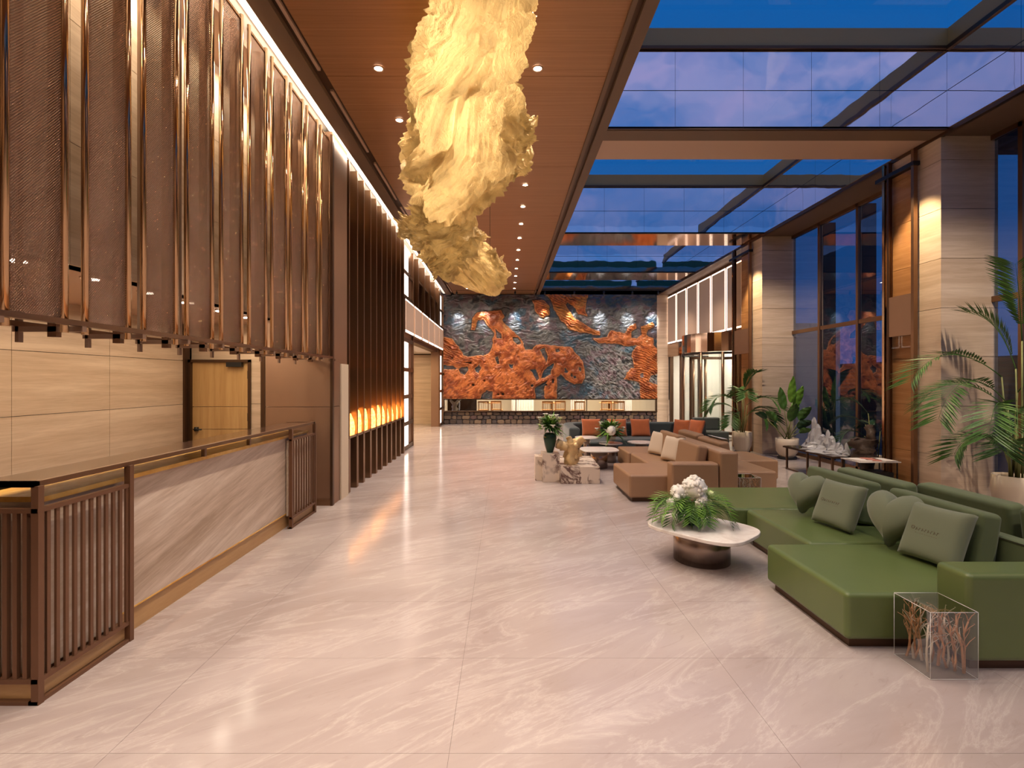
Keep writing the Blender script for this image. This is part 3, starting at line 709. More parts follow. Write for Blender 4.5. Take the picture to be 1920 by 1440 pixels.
# ================================================================= MURAL
def poly_sdf(px, py, poly):
    d = np.full(px.shape, 1e9); ins = np.zeros(px.shape, bool); n = len(poly)
    for i in range(n):
        x0, y0 = poly[i]; x1, y1 = poly[(i+1) % n]; ex, ey = x1-x0, y1-y0
        t_ = np.clip(((px-x0)*ex+(py-y0)*ey)/(ex*ex+ey*ey+1e-9), 0, 1)
        d = np.minimum(d, np.hypot(px-x0-t_*ex, py-y0-t_*ey))
        if y0 != y1: ins ^= ((y0 > py) != (y1 > py)) & (px < (x1-x0)*(py-y0)/(y1-y0)+x0)
    return np.where(ins, d, -d)
A1 = [(345, 400), (350, 320), (385, 270), (450, 265), (500, 250), (560, 250), (580, 285), (565, 320), (600, 360), (650, 400), (700, 450), (730, 500), (740, 545), (800, 545), (820, 510), (870, 505), (960, 512), (1050, 520), (1100, 555), (1150, 610), (1180, 660), (1190, 740), (1160, 800), (1100, 810), (1050, 780), (1000, 740), (980, 760), (985, 830), (975, 925), (880, 925), (890, 850), (905, 780), (870, 800), (815, 850), (815, 925), (100, 925), (100, 440), (200, 470), (250, 530), (280, 580), (350, 600), (430, 600), (480, 570), (510, 500), (500, 460), (510, 420), (470, 370), (430, 320), (390, 330), (370, 400)]
HOL = [[(250, 690), (315, 670), (320, 700), (290, 740), (255, 720)], [(100, 665), (200, 672), (240, 690), (180, 695), (100, 690)], [(520, 600), (545, 590), (548, 660), (528, 665)],
       [(780, 700), (820, 690), (850, 760), (830, 780)], [(862, 760), (900, 670), (950, 655), (940, 740), (885, 765)], [(650, 455), (690, 455), (715, 500), (690, 510), (660, 490)],
       [(515, 390), (560, 420), (570, 465), (530, 460)], [(400, 925), (420, 880), (460, 862), (505, 870), (500, 925)], [(962, 538), (1000, 536), (1008, 558), (975, 566)],
       [(775, 815), (795, 800), (805, 825), (785, 838)], [(848, 545), (885, 535), (905, 600), (895, 640), (875, 600)], [(1095, 745), (1115, 742), (1118, 760), (1098, 762)],
       [(620, 655), (655, 650), (655, 685), (630, 680)], [(370, 690), (410, 655), (420, 690), (400, 730), (378, 715)], [(1135, 680), (1160, 690), (1155, 710), (1135, 705)], [(1030, 690), (1050, 685), (1052, 710), (1035, 712)]]
A2 = [(895, 125), (1205, 125), (1200, 290), (1150, 280), (1110, 230), (1060, 180), (1040, 200), (1100, 310), (1170, 350), (1240, 385), (1290, 410), (1295, 435), (1230, 430), (1130, 405), (1060, 385), (1010, 330), (980, 270), (955, 210)]
A2b = [(800, 180), (870, 165), (920, 220), (920, 290), (870, 310), (820, 260)]
A3 = [(1360, 430), (1380, 400), (1430, 420), (1490, 420), (1510, 380), (1560, 358), (1565, 385), (1525, 412), (1530, 455), (1570, 462), (1610, 430), (1600, 370), (1640, 350), (1690, 335), (1702, 365), (1660, 400), (1645, 440), (1700, 470), (1700, 520), (1730, 560), (1730, 730), (1675, 745), (1665, 790), (1730, 820), (1730, 925), (1600, 925), (1590, 800), (1480, 770), (1500, 720), (1550, 680), (1530, 580), (1560, 530), (1600, 522), (1480, 515), (1380, 495), (1290, 490), (1255, 460), (1350, 450)]
A4 = [(525, 180), (560, 140), (600, 160), (575, 250), (560, 300), (545, 230)]
H3 = [[(1600, 735), (1625, 730), (1630, 760), (1605, 765)]]
NXm, NZm = 520, 260
ZX, ZY = np.meshgrid(np.linspace(138, 1724, NXm), np.linspace(918, 132, NZm))
wx = (fbm(ZX/60, ZY/60, 4, 11)-.5)*34; wy = (fbm(ZX/60, ZY/60, 4, 21)-.5)*34
X_, Y_ = ZX+wx, ZY+wy
d = poly_sdf(X_, Y_, A1)
for h in HOL: d = np.minimum(d, -poly_sdf(X_, Y_, h))
pit = fbm(ZX/34, ZY/34, 2, 300); d = np.where(ZY > 540, np.minimum(d, (.855-pit)*190), d)
d3 = poly_sdf(X_, Y_, A3)
for h in H3: d3 = np.minimum(d3, -poly_sdf(X_, Y_, h))
for q in (poly_sdf(X_, Y_, A2), poly_sdf(X_, Y_, A2b), d3): d = np.maximum(d, q)
sm = lambda a, b, x: (lambda t_: t_*t_*(3-2*t_))(np.clip((x-a)/(b-a), 0, 1))
org = sm(-3, 3, d)
ridg = fbm(X_/40+Y_/90+2.2*fbm(X_/90, Y_/90, 3, 400), Y_/19+3.2*fbm(X_/70, Y_/70, 3, 410), 5, 5, True); ridg2 = fbm((X_+Y_)/26, (X_-Y_)/40, 4, 9, True)
lower = sm(1150, 1250, ZX)*sm(480, 560, ZY)
gry = .5*ridg*(1-lower)+(.9*fbm((X_-Y_)/16, (X_+Y_)/38, 5, 33, True))*lower
strat = np.sin(d*.55+fbm(X_/40, Y_/40, 3, 40)*9)*np.exp(-np.clip(d, 0, 200)/26)
flow = sm(480, 330, ZX)*sm(690, 600, ZY)+sm(1500, 1560, ZX)*sm(480, 560, ZY)+sm(780, 860, ZX)*sm(460, 420, ZY)
flow = np.clip(flow, 0, 1); fl2 = np.sin((Y_*.34-X_*.16)+fbm(X_/50, Y_/30, 3, 44)*10)
hgt = org*(.10*sm(0, 28, d)**.6+.022*strat*(1-flow)+.03*fl2*flow+.07*fbm(X_/60, Y_/60, 3, 50)+.045*ridg2)+(1-org)*(.13*gry)+.02*np.exp(-(d/5)**2)
lx = np.linspace(-2.45, 6.14, NXm); lz = np.linspace(1.03, 5.22, NZm)
GX, GZ = np.meshgrid(lx, lz); YY = 20.03-hgt
vs = np.stack([GX, YY, GZ], -1).reshape(-1, 3)
ii = np.arange(NZm*NXm).reshape(NZm, NXm)
q = np.stack([ii[:-1, :-1], ii[:-1, 1:], ii[1:, 1:], ii[1:, :-1]], -1).reshape(-1, 4)
me = bpy.data.meshes.new('relief'); me.from_pydata(vs.tolist(), [], q.tolist()); me.polygons.foreach_set('use_smooth', [True]*len(me.polygons))
mu = thing('relief_mural', 'huge painted relief of swirling rust rock forms on slate, filling the far wall', 'mural', (1.85, 20.1, 1.0))
ro = bpy.data.objects.new('relief_surface', me); C.objects.link(ro); ro.parent = mu; me.transform(Matrix.Translation((-1.85, -20.1, -1.0))); me.materials.append(M['relief'])
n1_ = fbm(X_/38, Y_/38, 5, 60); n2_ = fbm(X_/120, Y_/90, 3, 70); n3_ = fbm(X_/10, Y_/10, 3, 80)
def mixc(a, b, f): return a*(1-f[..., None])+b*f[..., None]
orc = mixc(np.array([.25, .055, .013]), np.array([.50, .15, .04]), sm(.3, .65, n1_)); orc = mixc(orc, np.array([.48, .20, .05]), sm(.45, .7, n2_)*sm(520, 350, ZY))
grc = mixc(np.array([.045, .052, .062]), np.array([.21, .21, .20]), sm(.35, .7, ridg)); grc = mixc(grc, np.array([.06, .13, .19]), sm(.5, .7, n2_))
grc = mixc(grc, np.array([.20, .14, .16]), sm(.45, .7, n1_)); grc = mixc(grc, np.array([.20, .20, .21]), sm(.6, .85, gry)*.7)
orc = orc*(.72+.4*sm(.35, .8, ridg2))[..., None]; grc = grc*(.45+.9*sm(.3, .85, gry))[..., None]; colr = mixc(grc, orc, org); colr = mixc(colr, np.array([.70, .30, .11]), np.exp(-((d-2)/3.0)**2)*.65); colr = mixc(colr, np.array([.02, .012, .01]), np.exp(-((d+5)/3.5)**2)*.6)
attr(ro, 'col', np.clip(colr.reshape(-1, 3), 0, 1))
MB().box(-2.46, 6.15, 20.03, 20.10, 1.0, 5.23).build('backing', M['joint'], mu)
MB().box(-2.46, 6.15, 19.95, 20.06, 1.0, 1.03).build('lower_frame', M['bronze_dark'], mu)
struct('wall_far', M['joint'], -2.46, 9, 20.1, 20.25, .98, 5.4)
struct('wall_far', M['soffit'], -6, -2.46, 20.25, 20.3, 0, 5.4)
# serving hatch below
wf = struct('window_4', M['bronze_dark'], -2.46, 6.15, 19.95, 20.06, .50, .54)
box('frame', M['bronze_dark'], 6.08, 6.14, 19.95, 20.06, .54, 1.0, parent=wf); box('frame', M['bronze_dark'], -2.46, -2.42, 19.95, 20.06, .54, 1.0, parent=wf)
for x in (0.45, 3.3): box('frame', M['bronze_dark'], x, x+.03, 20.0, 20.04, .54, 1.0, parent=wf)
box('pane', M['clear_glass'], -2.42, 6.08, 20.02, 20.03, .54, 1.0, parent=wf)
# rubble plinth with single stones
st = struct('wall_far', M['joint'], -2.46, 6.15, 20.06, 20.25, 0, .5)
x = -2.46; row = 0
for row, (z0, z1) in enumerate(((.0, .19), (.19, .35), (.35, .5))):
    x = -2.46
    while x < 6.12:
        wd = min(random.uniform(.16, .34), 6.15-x); j = lambda a: random.uniform(-a, a)
        ja = random.uniform(-.02, .02) if .1 < z0 else 0; jb = random.uniform(-.02, .02) if z1 < .45 else 0; a0, a1, b0, b1 = x+.008, x+wd-.008, z0+.008, z1-.008+jb; yf = 20.06-random.uniform(.02, .055); cm = .25*wd
        P = [(a0+cm*random.random(), b0), (a1-cm*random.random(), b0), (a1, b0+.05*random.random()+.02), (a1, b1-.05*random.random()-.02), (a1-cm*random.random(), b1), (a0+cm*random.random(), b1), (a0, b1-.05*random.random()-.02), (a0, b0+.05*random.random()+.02)]
        MB().add([(p[0], 20.06, p[1]) for p in P]+[((p[0]-(a0+a1)/2)*.86+(a0+a1)/2, yf+j(.008), (p[1]-(b0+b1)/2)*.82+(b0+b1)/2) for p in P],
                 [tuple(range(8, 16))]+[(i, (i+1) % 8, 8+(i+1) % 8, 8+i) for i in range(8)]).build('stone', random.choice(M['stones']), st)
        x += wd
# restaurant seen through the hatch
struct('wall_far', M['cream'], -6, 9, 26.4, 26.5, 0, 3); struct('ceiling', M['white'], -6, 9, 20.25, 26.4, 2.6, 2.7)
for x in (-2, 1, 4, 6.5): lamp('AREA', 'restaurant_panel', (x, 23.2, 2.55), 130, (1, .84, .62), size=1.2)
def chair(x, y, label, rz=0):
    c_ = thing('dining_chair', label, 'chair', (x, y, 0), 'wooden chairs behind the hatch', rz)
    MB().box(-.24, .24, -.22, .22, .42, .46).build('seat', M['pale_wood'], c_, local=True)
    for sx in (-.22, .22):
        for sy_, h in ((-.2, .84), (.2, .44)): MB().box(sx-.02, sx+.02, sy_-.02, sy_+.02, 0, h).build('leg', M['pale_wood'], c_, local=True)
    MB().box(-.24, .24, -.22, -.18, .78, .85).build('top_rail', M['pale_wood'], c_, local=True)
    for k in range(5): MB().box(-.16+.08*k-.01, -.16+.08*k+.01, -.21, -.19, .46, .79).build('spindle', M['pale_wood'], c_, local=True)
for i, x in enumerate((-.95, -.35, 1.9, 2.5, 3.3, 4.6, 5.1)):
    chair(x, 22.2+.3*(i % 2), ORD[i]+' pale wooden dining chair from the left behind the low hatch', random.uniform(-.2, .2))
for i, (x0, x1) in enumerate(((.35, 1.45), (3.25, 3.95), (5.6, 6.3))):
    P = [[(x0+(x1-x0)*u/40, 24.5+.06*math.sin(u*1.3), z) for z in (.02, 2.5)] for u in range(41)]
    prop(MB().grid(P).build('curtain', M['curtain']), ('left', 'middle', 'right')[i]+' white pleated curtain seen through the low hatch', 'curtain')
for i, x in enumerate((-.6, 2.2, 4.9)):
    tb_ = thing('dining_table', ORD[i]+' round dining table from the left beyond the hatch', 'table', (x, 23.3, 0), 'tables behind the hatch')
    MB().lathe(x, 23.3, [(.45, .70), (.45, .74)], 24).build('top', M['pale_wood'], tb_); MB().lathe(x, 23.3, [(.2, 0), (.05, .05), (.05, .7)], 12).build('pedestal', M['bronze_dark'], tb_)
def driftwood(name, label, loc, arms, mt, parts='branch', seed=1):
    random.seed(seed); g = thing(name, label, 'sculpture', loc)
    for (p0, p1, r0, r1) in arms:
        p0, p1 = Vector(p0), Vector(p1); n = 6; pts = []
        mbx = MB(); vs = []; seg = 9
        dvec = (p1-p0).normalized(); a = dvec.cross(Vector((.3, .9, .2))).normalized(); b = dvec.cross(a)
        for i in range(n+1):
            t_ = i/n; c_ = p0.lerp(p1, t_)+Vector((random.uniform(-1, 1), random.uniform(-1, 1), 0))*r0*.25; r = r0+(r1-r0)*t_
            vs.append([c_+a*r*(1+.35*math.sin(3*k+i*1.3+seed))*math.cos(2*PI*k/seg)+b*r*(1+.3*math.cos(2*k+i))*math.sin(2*PI*k/seg) for k in range(seg)])
        P = [row+[row[0]] for row in vs]; mbx.grid(P); mbx.add(vs[0], [tuple(range(seg))]); mbx.add(vs[-1], [tuple(range(seg))])
        mbx.build(parts, mt, g, local=True)
    return g
driftwood('driftwood_figure', 'pale branching driftwood figure at the left end of the low hatch', (-2.1, 21.0, .45), [((0, 0, 0), (0, 0, .35), .12, .1), ((0, 0, .25), (-.2, 0, .5), .08, .04), ((0, 0, .3), (.22, 0, .52), .08, .04)], M['coral_white'], seed=3)
prop(box('side_cabinet', M['bronze_dark'], -2.45, -1.2, 21.3, 21.5, 0, 1.3), 'dark cabinet behind the driftwood figure in the hatch', 'cabinet')
prop(box('plinth_block', M['bronze_dark'], -2.3, -1.9, 20.85, 21.15, 0, .45), 'dark block carrying the driftwood figure behind the hatch', 'block')

# ================================================================= CHANDELIER
ch = thing('cloth_chandelier', 'huge crumpled gold mesh chandelier hanging under the copper ceiling', 'chandelier', (-.3, 5.8, 5.25))
rows = [(-260, 860, 990, 3.55), (-120, 835, 995, 3.9), (0, 820, 988, 4.3), (30, 812, 988, 4.4), (60, 800, 982, 4.52), (100, 788, 972, 4.7), (130, 773, 955, 4.85), (180, 776, 962, 5.1), (220, 783, 975, 5.3), (250, 776, 980, 5.5), (290, 765, 972, 5.8), (320, 764, 955, 6.05), (345, 772, 930, 6.25), (370, 792, 908, 6.5), (395, 800, 885, 6.7), (430, 795, 885, 7.0), (460, 800, 898, 7.3), (480, 812, 915, 7.5), (505, 848, 940, 7.8), (525, 872, 942, 8.0), (545, 905, 936, 8.2), (556, 922, 930, 8.3)]
rr = np.array(rows, float); NS, NV = 420, 300
sP = np.linspace(0, 1, NS); key = np.linspace(0, 1, len(rr)); it = lambda c: np.interp(sP, key, rr[:, c])
py_, l_, r_, yy_ = it(0), it(1), it(2), it(3)
k_ = yy_/FPX; cX = ((l_+r_)/2-VX)*k_; hw = (r_-l_)/2*k_; cZ = CH+(VY-py_)*k_
ph = np.linspace(0, 2*PI, NV, endpoint=False); SS, PH = np.meshgrid(sP, ph, indexing='ij')
T = np.gradient(np.stack([cX, yy_, cZ], -1), axis=0); T /= np.linalg.norm(T, axis=1, keepdims=True)
nrm = np.cross(T, np.array([1., 0, 0])); nrm /= np.linalg.norm(nrm, axis=1, keepdims=True)
cs, sn = np.cos(PH), np.sin(PH)
def wrapn(u, scale, o, seed, ridge=True):      # noise that closes around the body
    return fbm(SS*u+cs*scale+5, sn*scale+SS*u*.35+9, o, seed, ridge)
folds = wrapn(7, 2.2, 4, 101)*.55+wrapn(16, 5.0, 4, 151)*.30+wrapn(4, 1.1, 2, 171, False)*.4
fine = wrapn(42, 11, 3, 191)
cr = wrapn(15, 4.6, 3, 231)
rad = .60+.70*(folds-.35)+.09*(fine-.5)+.50*(cr-.6)
tip = np.clip(np.minimum(1, (1-SS)*30), .05, 1)
cen = np.stack([cX, yy_, cZ], -1)[:, None, :]
dpt = np.minimum(hw*.85, .45)[:, None]
P3 = cen+np.array([1., 0, 0])*(hw[:, None]*rad*cs*1.12*tip)[..., None]+nrm[:, None, :]*(dpt*rad*sn*1.1*tip)[..., None]
P3[..., 2] = np.minimum(P3[..., 2], 5.15)
ii = np.arange(NS*NV).reshape(NS, NV); nx_ = np.roll(ii, -1, 1)
q = np.stack([ii[:-1], nx_[:-1], nx_[1:], ii[1:]], -1).reshape(-1, 4)
me = bpy.data.meshes.new('draped_cloth'); me.from_pydata((P3.reshape(-1, 3)-np.array([-.3, 5.8, 5.25])).tolist(), [], q.tolist()); me.polygons.foreach_set('use_smooth', [True]*len(me.polygons))
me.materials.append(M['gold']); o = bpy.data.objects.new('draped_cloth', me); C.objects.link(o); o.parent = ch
def px3(x, y, Y): return Vector(((x-VX)*Y/FPX, Y, CH+(VY-y)*Y/FPX))
def flap(pts, w0, w1, Y0, Y1, seed, curl=.12):
    """a crumpled ribbon of the same cloth following a guide line, with a ragged rim"""
    n = 90; m_ = 70; P = np.array(pts, float); kk = np.linspace(0, 1, len(P)); tt = np.linspace(0, 1, n)
    gx, gy, gw = np.interp(tt, kk, P[:, 0]), np.interp(tt, kk, P[:, 1]), w0+(w1-w0)*tt
    if P.shape[1] > 2: gw = np.interp(tt, kk, P[:, 2])
    Yd = Y0+(Y1-Y0)*tt; g = []; II, JJ = np.meshgrid(np.arange(n), np.arange(m_), indexing='ij'); F1 = fbm(II*.13+seed*7, JJ*.36+seed, 5, 200+seed, True)
    for i in range(n):
        c_ = px3(gx[i], gy[i], Yd[i]); nxt = px3(gx[min(i+1, n-1)], gy[min(i+1, n-1)], Yd[min(i+1, n-1)]); prv = px3(gx[max(i-1, 0)], gy[max(i-1, 0)], Yd[max(i-1, 0)])
        t_ = (nxt-prv).normalized(); sd = t_.cross(Vector((0, 1, .2))).normalized(); nn = sd.cross(t_); row = []
        for j in range(m_):
            v_ = j/(m_-1)*2-1; W = gw[i]*Yd[i]/FPX*(1+.25*math.sin(i*.3+seed)*abs(v_)+.12*math.sin(i*.75+seed*2)*abs(v_))
            f1 = float(F1[i, j])
            row.append(c_+sd*(v_*W)+nn*(curl*2.3*(f1-.5)+curl*.9*v_*v_*math.sin(i*.13+seed)+.03*math.sin(j*.45+i*.1)))
        g.append(row)
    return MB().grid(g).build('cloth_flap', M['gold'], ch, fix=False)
flap([(920, 190, 36), (960, 230, 38), (985, 252, 28), (1005, 264, 8)], 26, 8, 5.1, 5.4, 3, .10)
flap([(920, 280, 36), (955, 296, 38), (978, 310, 28), (990, 326, 10)], 26, 12, 5.6, 5.8, 4, .1)
flap([(850, 370, 36), (815, 402, 34), (790, 395, 28), (768, 382, 10)], 24, 12, 6.2, 6.5, 5, .1)
flap([(870, 395, 40), (825, 425, 40), (788, 428, 34), (760, 420, 24), (750, 410, 6)], 24, 16, 6.4, 6.6, 6, .1)
flap([(880, 415, 36), (850, 455, 46), (825, 485, 42), (802, 502, 18)], 24, 14, 6.7, 7.1, 7, .14)
flap([(890, 480, 20), (915, 500, 30), (930, 520, 24), (942, 540, 8)], 28, 10, 7.4, 7.9, 8, .1)
flap([(800, 60, 18), (790, 120, 26), (788, 180, 24), (782, 240, 14)], 28, 12, 4.7, 5.3, 9, .1)
flap([(820, 240, 26), (800, 290, 34), (790, 320, 26), (800, 350, 10)], 28, 12, 5.3, 5.9, 10, .14)
flap([(880, 330, 20), (890, 360, 30), (875, 385, 24), (860, 400, 8)], 28, 12, 5.9, 6.3, 11, .12)
for k, (x, y, Y) in enumerate(((880, 60, 4.6), (860, 200, 5.2), (850, 330, 6.1), (900, 480, 7.5))):
    p_ = px3(x, y, Y); lamp('POINT', 'chandelier_bulb', p_, 27, (1, .78, .48), size=.12)
    for q_ in range(2):
        MB().tube([(p_.x+.3*(q_-.5), p_.y, p_.z), (p_.x+.3*(q_-.5), p_.y, 5.25)], .003, 5).build('wire', M['black'], ch)

# ================================================================= SEATING
def rbox(name, m_, x0, x1, y0, y1, z0, z1, parent, b=.035): return box(name, m_, x0, x1, y0, y1, z0, z1, parent=parent, bevel=b, seg=4)
def tilt_box(name, m_, cx_, cy_, cz_, sx, sy, sz, tilt, parent, b=.04, yaw=0):
    Mx = Matrix.Translation((cx_, cy_, cz_)) @ Matrix.Rotation(yaw, 4, 'Z') @ Matrix.Rotation(tilt, 4, 'Y')
    return MB().tbox(Mx, sx, sy, sz).build(name, m_, parent, bevel=b, seg=4)
def seat_block(x0, x1, y0, y1, m_, parent, z1=.37):
    rbox('seat', m_, x0, x1, y0, y1, .06, z1, parent)
    # piping along the top edges and a corner seam
    MB().tube([(x0+.012, y0+.03, z1-.045), (x0+.012, y1-.03, z1-.045)], .005).tube([(x0+.03, y0+.012, z1-.045), (x1-.03, y0+.012, z1-.045)], .005).build('piping', m_, parent)
    box('plinth', M['bronze_dark'], x0+.05, x1-.05, y0+.05, y1-.05, 0, .06, parent=parent)
gs = thing('modular_sofa', 'long green leather modular sofa in the right foreground', 'sofa', (3.4, 4.6, 0), 'modular back-to-back sofas')
G, G2 = M['green'], M['green2']
seat_block(2.22, 3.58, 3.22, 4.21, G, gs); seat_block(2.60, 3.58, 4.23, 5.34, G, gs); seat_block(2.45, 3.9, 5.36, 6.45, G, gs)
rbox('arm', G, 2.78, 3.74, 2.97, 3.21, .06, .59, gs); box('plinth', M['bronze_dark'], 2.83, 3.7, 3.02, 3.2, 0, .06, parent=gs)
rbox('spine', G2, 3.60, 3.74, 3.23, 5.34, .06, .62, gs)
box('stud_line', M['chrome'], 3.598, 3.606, 3.3, 5.3, .60, .612, parent=gs)
tilt_box('back_cushion', G2, 3.50, 4.02, .585, .17, .88, .41, math.radians(9), gs)
tilt_box('back_cushion', G2, 3.47, 5.15, .585, .17, .92, .41, math.radians(9), gs)
seat_block(3.76, 4.95, 3.1, 4.2, G, gs); seat_block(3.76, 4.95, 4.22, 5.3, G, gs)
for (x, y0, y1) in ((3.80, 4.62, 5.55), (4.00, 3.85, 4.72), (4.02, 2.95, 3.80)):
    tilt_box('back_cushion', G2, x, (y0+y1)/2, .585, .16, y1-y0, .41, math.radians(-6), gs)
bs = thing('modular_sofa', 'tan leather modular sofa behind the green one', 'sofa', (3, 8.4, 0), 'modular back-to-back sofas')
B, B2 = M['tan'], M['tan2']
seat_block(1.80, 2.98, 7.14, 8.23, B, bs, .39); seat_block(2.38, 2.98, 8.25, 9.38, B, bs, .39); seat_block(2.35, 3.25, 9.40, 10.32, B, bs, .39)
rbox('arm', B, 2.33, 2.99, 6.90, 7.13, .06, .60, bs); box('plinth', M['bronze_dark'], 2.38, 3.2, 6.95, 7.1, 0, .06, parent=bs)
rbox('spine', B, 3.0, 3.26, 6.90, 9.38, .06, .755, bs)
tilt_box('back_cushion', B2, 2.90, 7.72, .59, .16, .85, .40, math.radians(9), bs)
tilt_box('back_cushion', B2, 2.92, 8.72, .62, .15, .95, .44, math.radians(9), bs)
seat_block(3.28, 4.10, 7.45, 8.48, B, bs, .39); seat_block(3.28, 4.70, 8.50, 9.6, B, bs, .39)
tilt_box('back_cushion', B2, 3.40, 8.05, .60, .16, .9, .42, math.radians(-8), bs)
tilt_box('back_cushion', B2, 3.40, 9.0, .62, .16, .9, .42, math.radians(-8), bs)

# pillows
def pillow_mesh(w_, h_, t_, n=18, boxy=.35):
    g1, g2 = [], []
    for i in range(n+1):
        r1, r2 = [], []
        for j in range(n+1):
            u, v_ = i/n*2-1, j/n*2-1
            e = max(0, (1-abs(u)**5)*(1-abs(v_)**5)); z = t_/2*(boxy+(1-boxy)*e**.5 if 0 < i < n and 0 < j < n else boxy*.9)
            pin = 1-.05*(u*u)*(1-v_*v_)-.0; pin2 = 1-.05*(v_*v_)*(1-u*u)
            x_, y_ = u*w_/2*(1-.045*(1-v_*v_)*abs(u)), v_*h_/2*(1-.045*(1-u*u)*abs(v_))
            r1.append((x_, y_, z)); r2.append((x_, y_, -z))
        g1.append(r1); g2.append(r2)
    m_ = MB().grid(g1).grid(g2)
    k = (n+1)**2
    rim = [i*(n+1) for i in range(n+1)]+[n*(n+1)+j for j in range(1, n+1)]+[i*(n+1)+n for i in range(n-1, -1, -1)]+[j for j in range(n-1, 0, -1)]
    for a, b in zip(rim, rim[1:]+rim[:1]): m_.f.append((a, b, b+k, a+k)); m_.sm.append(True)
    return m_
def place(mb, name, label, cat, m_, loc, normal, up=(0, 0, 1), roll=0, group=None):
    n = Vector(normal).normalized(); x_ = Vector(up).cross(n).normalized(); y_ = n.cross(x_)
    R = Matrix((x_, y_, n)).transposed().to_4x4() @ Matrix.Rotation(roll, 4, 'Z')
    o = mb.build(name, m_, local=True); o.matrix_world = Matrix.Translation(loc) @ R
    prop(o, label, cat, group); return o
def heart_mesh(w_, h_, t_):
    n, mr = 44, 9; out = []
    for k in range(n):
        a = 2*PI*k/n; x_ = 16*math.sin(a)**3; y_ = 13*math.cos(a)-5*math.cos(2*a)-2*math.cos(3*a)-math.cos(4*a)
        hx, hy = x_/32, (y_+2)/29; e = .22*max(0, math.cos(a)); out.append((hx*w_, (hy*(1-e)+e*.42)*h_))
    mb = MB()
    for s_ in (1, -1):
        P = [[(x_*r*r**2+w_*.44*r*(1-r**2)*x_/math.hypot(x_, y_), y_*r*r**2+h_*.42*r*(1-r**2)*y_/math.hypot(x_, y_), s_*t_/2*math.sqrt(max(0, 1-r**2.6))) for r in [1-(i/mr)**1.4 for i in range(mr)]+[.0]] for x_, y_ in out]
        mb.grid(P+[P[0]])
    return mb
SGN = (-1, -.18, .42)
place(heart_mesh(.42, .42, .24), 'heart_pillow', 'heart-shaped sage pillow at the far end of the green sofa', 'pillow', M['green_pillow'], (3.10, 5.10, .60), (-1, -.35, .3), group='heart pillows on the green sofa')
place(heart_mesh(.44, .46, .26), 'heart_pillow', 'heart-shaped sage pillow nearer the camera, before the clear block', 'pillow', M['green_pillow'], (3.22, 4.10, .61), (-1, -.35, .3), group='heart pillows on the green sofa')
def sq(loc, label, m_, w_=.43, h_=.43, t_=.15, n=SGN, roll=0, emb=False, g=None, zc=None):
    o = place(pillow_mesh(w_, h_, t_), 'square_pillow', label, 'pillow', m_, loc, n, roll=roll, group=g)
    if emb:
        e = MB(); zt = t_/2+.001
        e.tube([(-.115+.013*math.cos(a*PI/6), .005+.013*math.sin(a*PI/6), zt) for a in range(13)], .0015, 4)
        for k in range(8):
            x0 = -.09+.022*k
            e.tube([(x0, -.012, zt), (x0+.004, .012, zt), (x0+.012, .006 if k % 2 else -.008, zt)], .0014, 4)
        for k in range(10): e.tube([(-.09+.017*k, -.03, zt), (-.082+.017*k, -.03, zt)], .0010, 4)
        q_ = e.build('embroidery', M['thread'], local=True); q_.parent = o
    return o
sq((3.14, 4.66, .585), 'square embroidered sage pillow beside the far heart pillow', M['green_pillow'], emb=True, g='square pillows on the green sofa')
sq((3.26, 3.75, .585), 'square embroidered sage pillow nearest the camera on the green sofa', M['green_pillow'], emb=True, g='square pillows on the green sofa')
sq((2.84, 9.12, .60), 'cream square pillow at the far end of the tan sofa', M['cream_pillow'], .42, .42, .16, g='cream pillows on the tan sofa', n=(-1, -.4, .35))
sq((2.84, 8.36, .60), 'cream square pillow nearer the arm of the tan sofa', M['cream_pillow'], .42, .42, .16, g='cream pillows on the tan sofa', n=(-1, -.4, .35))

# far slate sofa
ts = thing('curved_sofa', 'long slate fabric sofa with rounded left end facing the far coffee tables', 'sofa', (3.2, 12, 0))
pth = [(1.42, 10.9)]+[(1.42+.0, 11.6)]+[(1.92-.5*math.cos(a), 12.0+.5*math.sin(a)) for a in np.linspace(0, PI/2, 9)]+[(3.2, 12.5), (5.0, 12.5)]
def offs(P, dd):
    out = []
    for i in range(len(P)):
        a, b = P[max(i-1, 0)], P[min(i+1, len(P)-1)]; tx, ty = b[0]-a[0], b[1]-a[1]; L_ = math.hypot(tx, ty); out.append((P[i][0]+ty/L_*dd, P[i][1]-tx/L_*dd))
    return out
MB().prism(pth+offs(pth, .24)[::-1], .08, .72).build('backrest', M['teal'], ts, bevel=.05, seg=4)
MB().prism([(1.70, 10.9), (1.70, 12.2), (2.0, 12.24), (4.95, 12.24), (4.95, 11.45), (2.5, 11.45), (2.35, 11.2), (2.35, 10.9)], .08, .40).build('seat', M['teal'], ts, bevel=.05, seg=4)
MB().prism([(1.5, 11.0), (1.5, 12.1), (1.9, 12.4), (4.9, 12.4), (4.9, 11.55), (2.5, 11.55), (2.2, 11.0)], 0, .08).build('plinth', M['bronze_dark'], ts)
NO = (0, -1, .3)
for i, (x, lab) in enumerate(((2.12, 'rust pillow nearest the rounded end of the slate sofa'), (2.75, 'rust pillow half hidden behind the far flower bowl'), (3.32, 'rust pillow in the middle of the slate sofa'))):
    sq((x, 12.12, .60), lab, M['orange'], .46, .44, .15, n=NO, g='rust pillows on the slate sofa')
sq((4.28, 12.0, .60), 'rust pillow turned sideways behind the cream pillows', M['orange'], .42, .42, .15, n=(-.9, -.6, .2), g='rust pillows on the slate sofa')
sq((4.62, 12.0, .60), 'rust pillow at the far right end of the slate sofa', M['orange'], .42, .42, .15, n=(-.9, -.45, .45), g='rust pillows on the slate sofa')
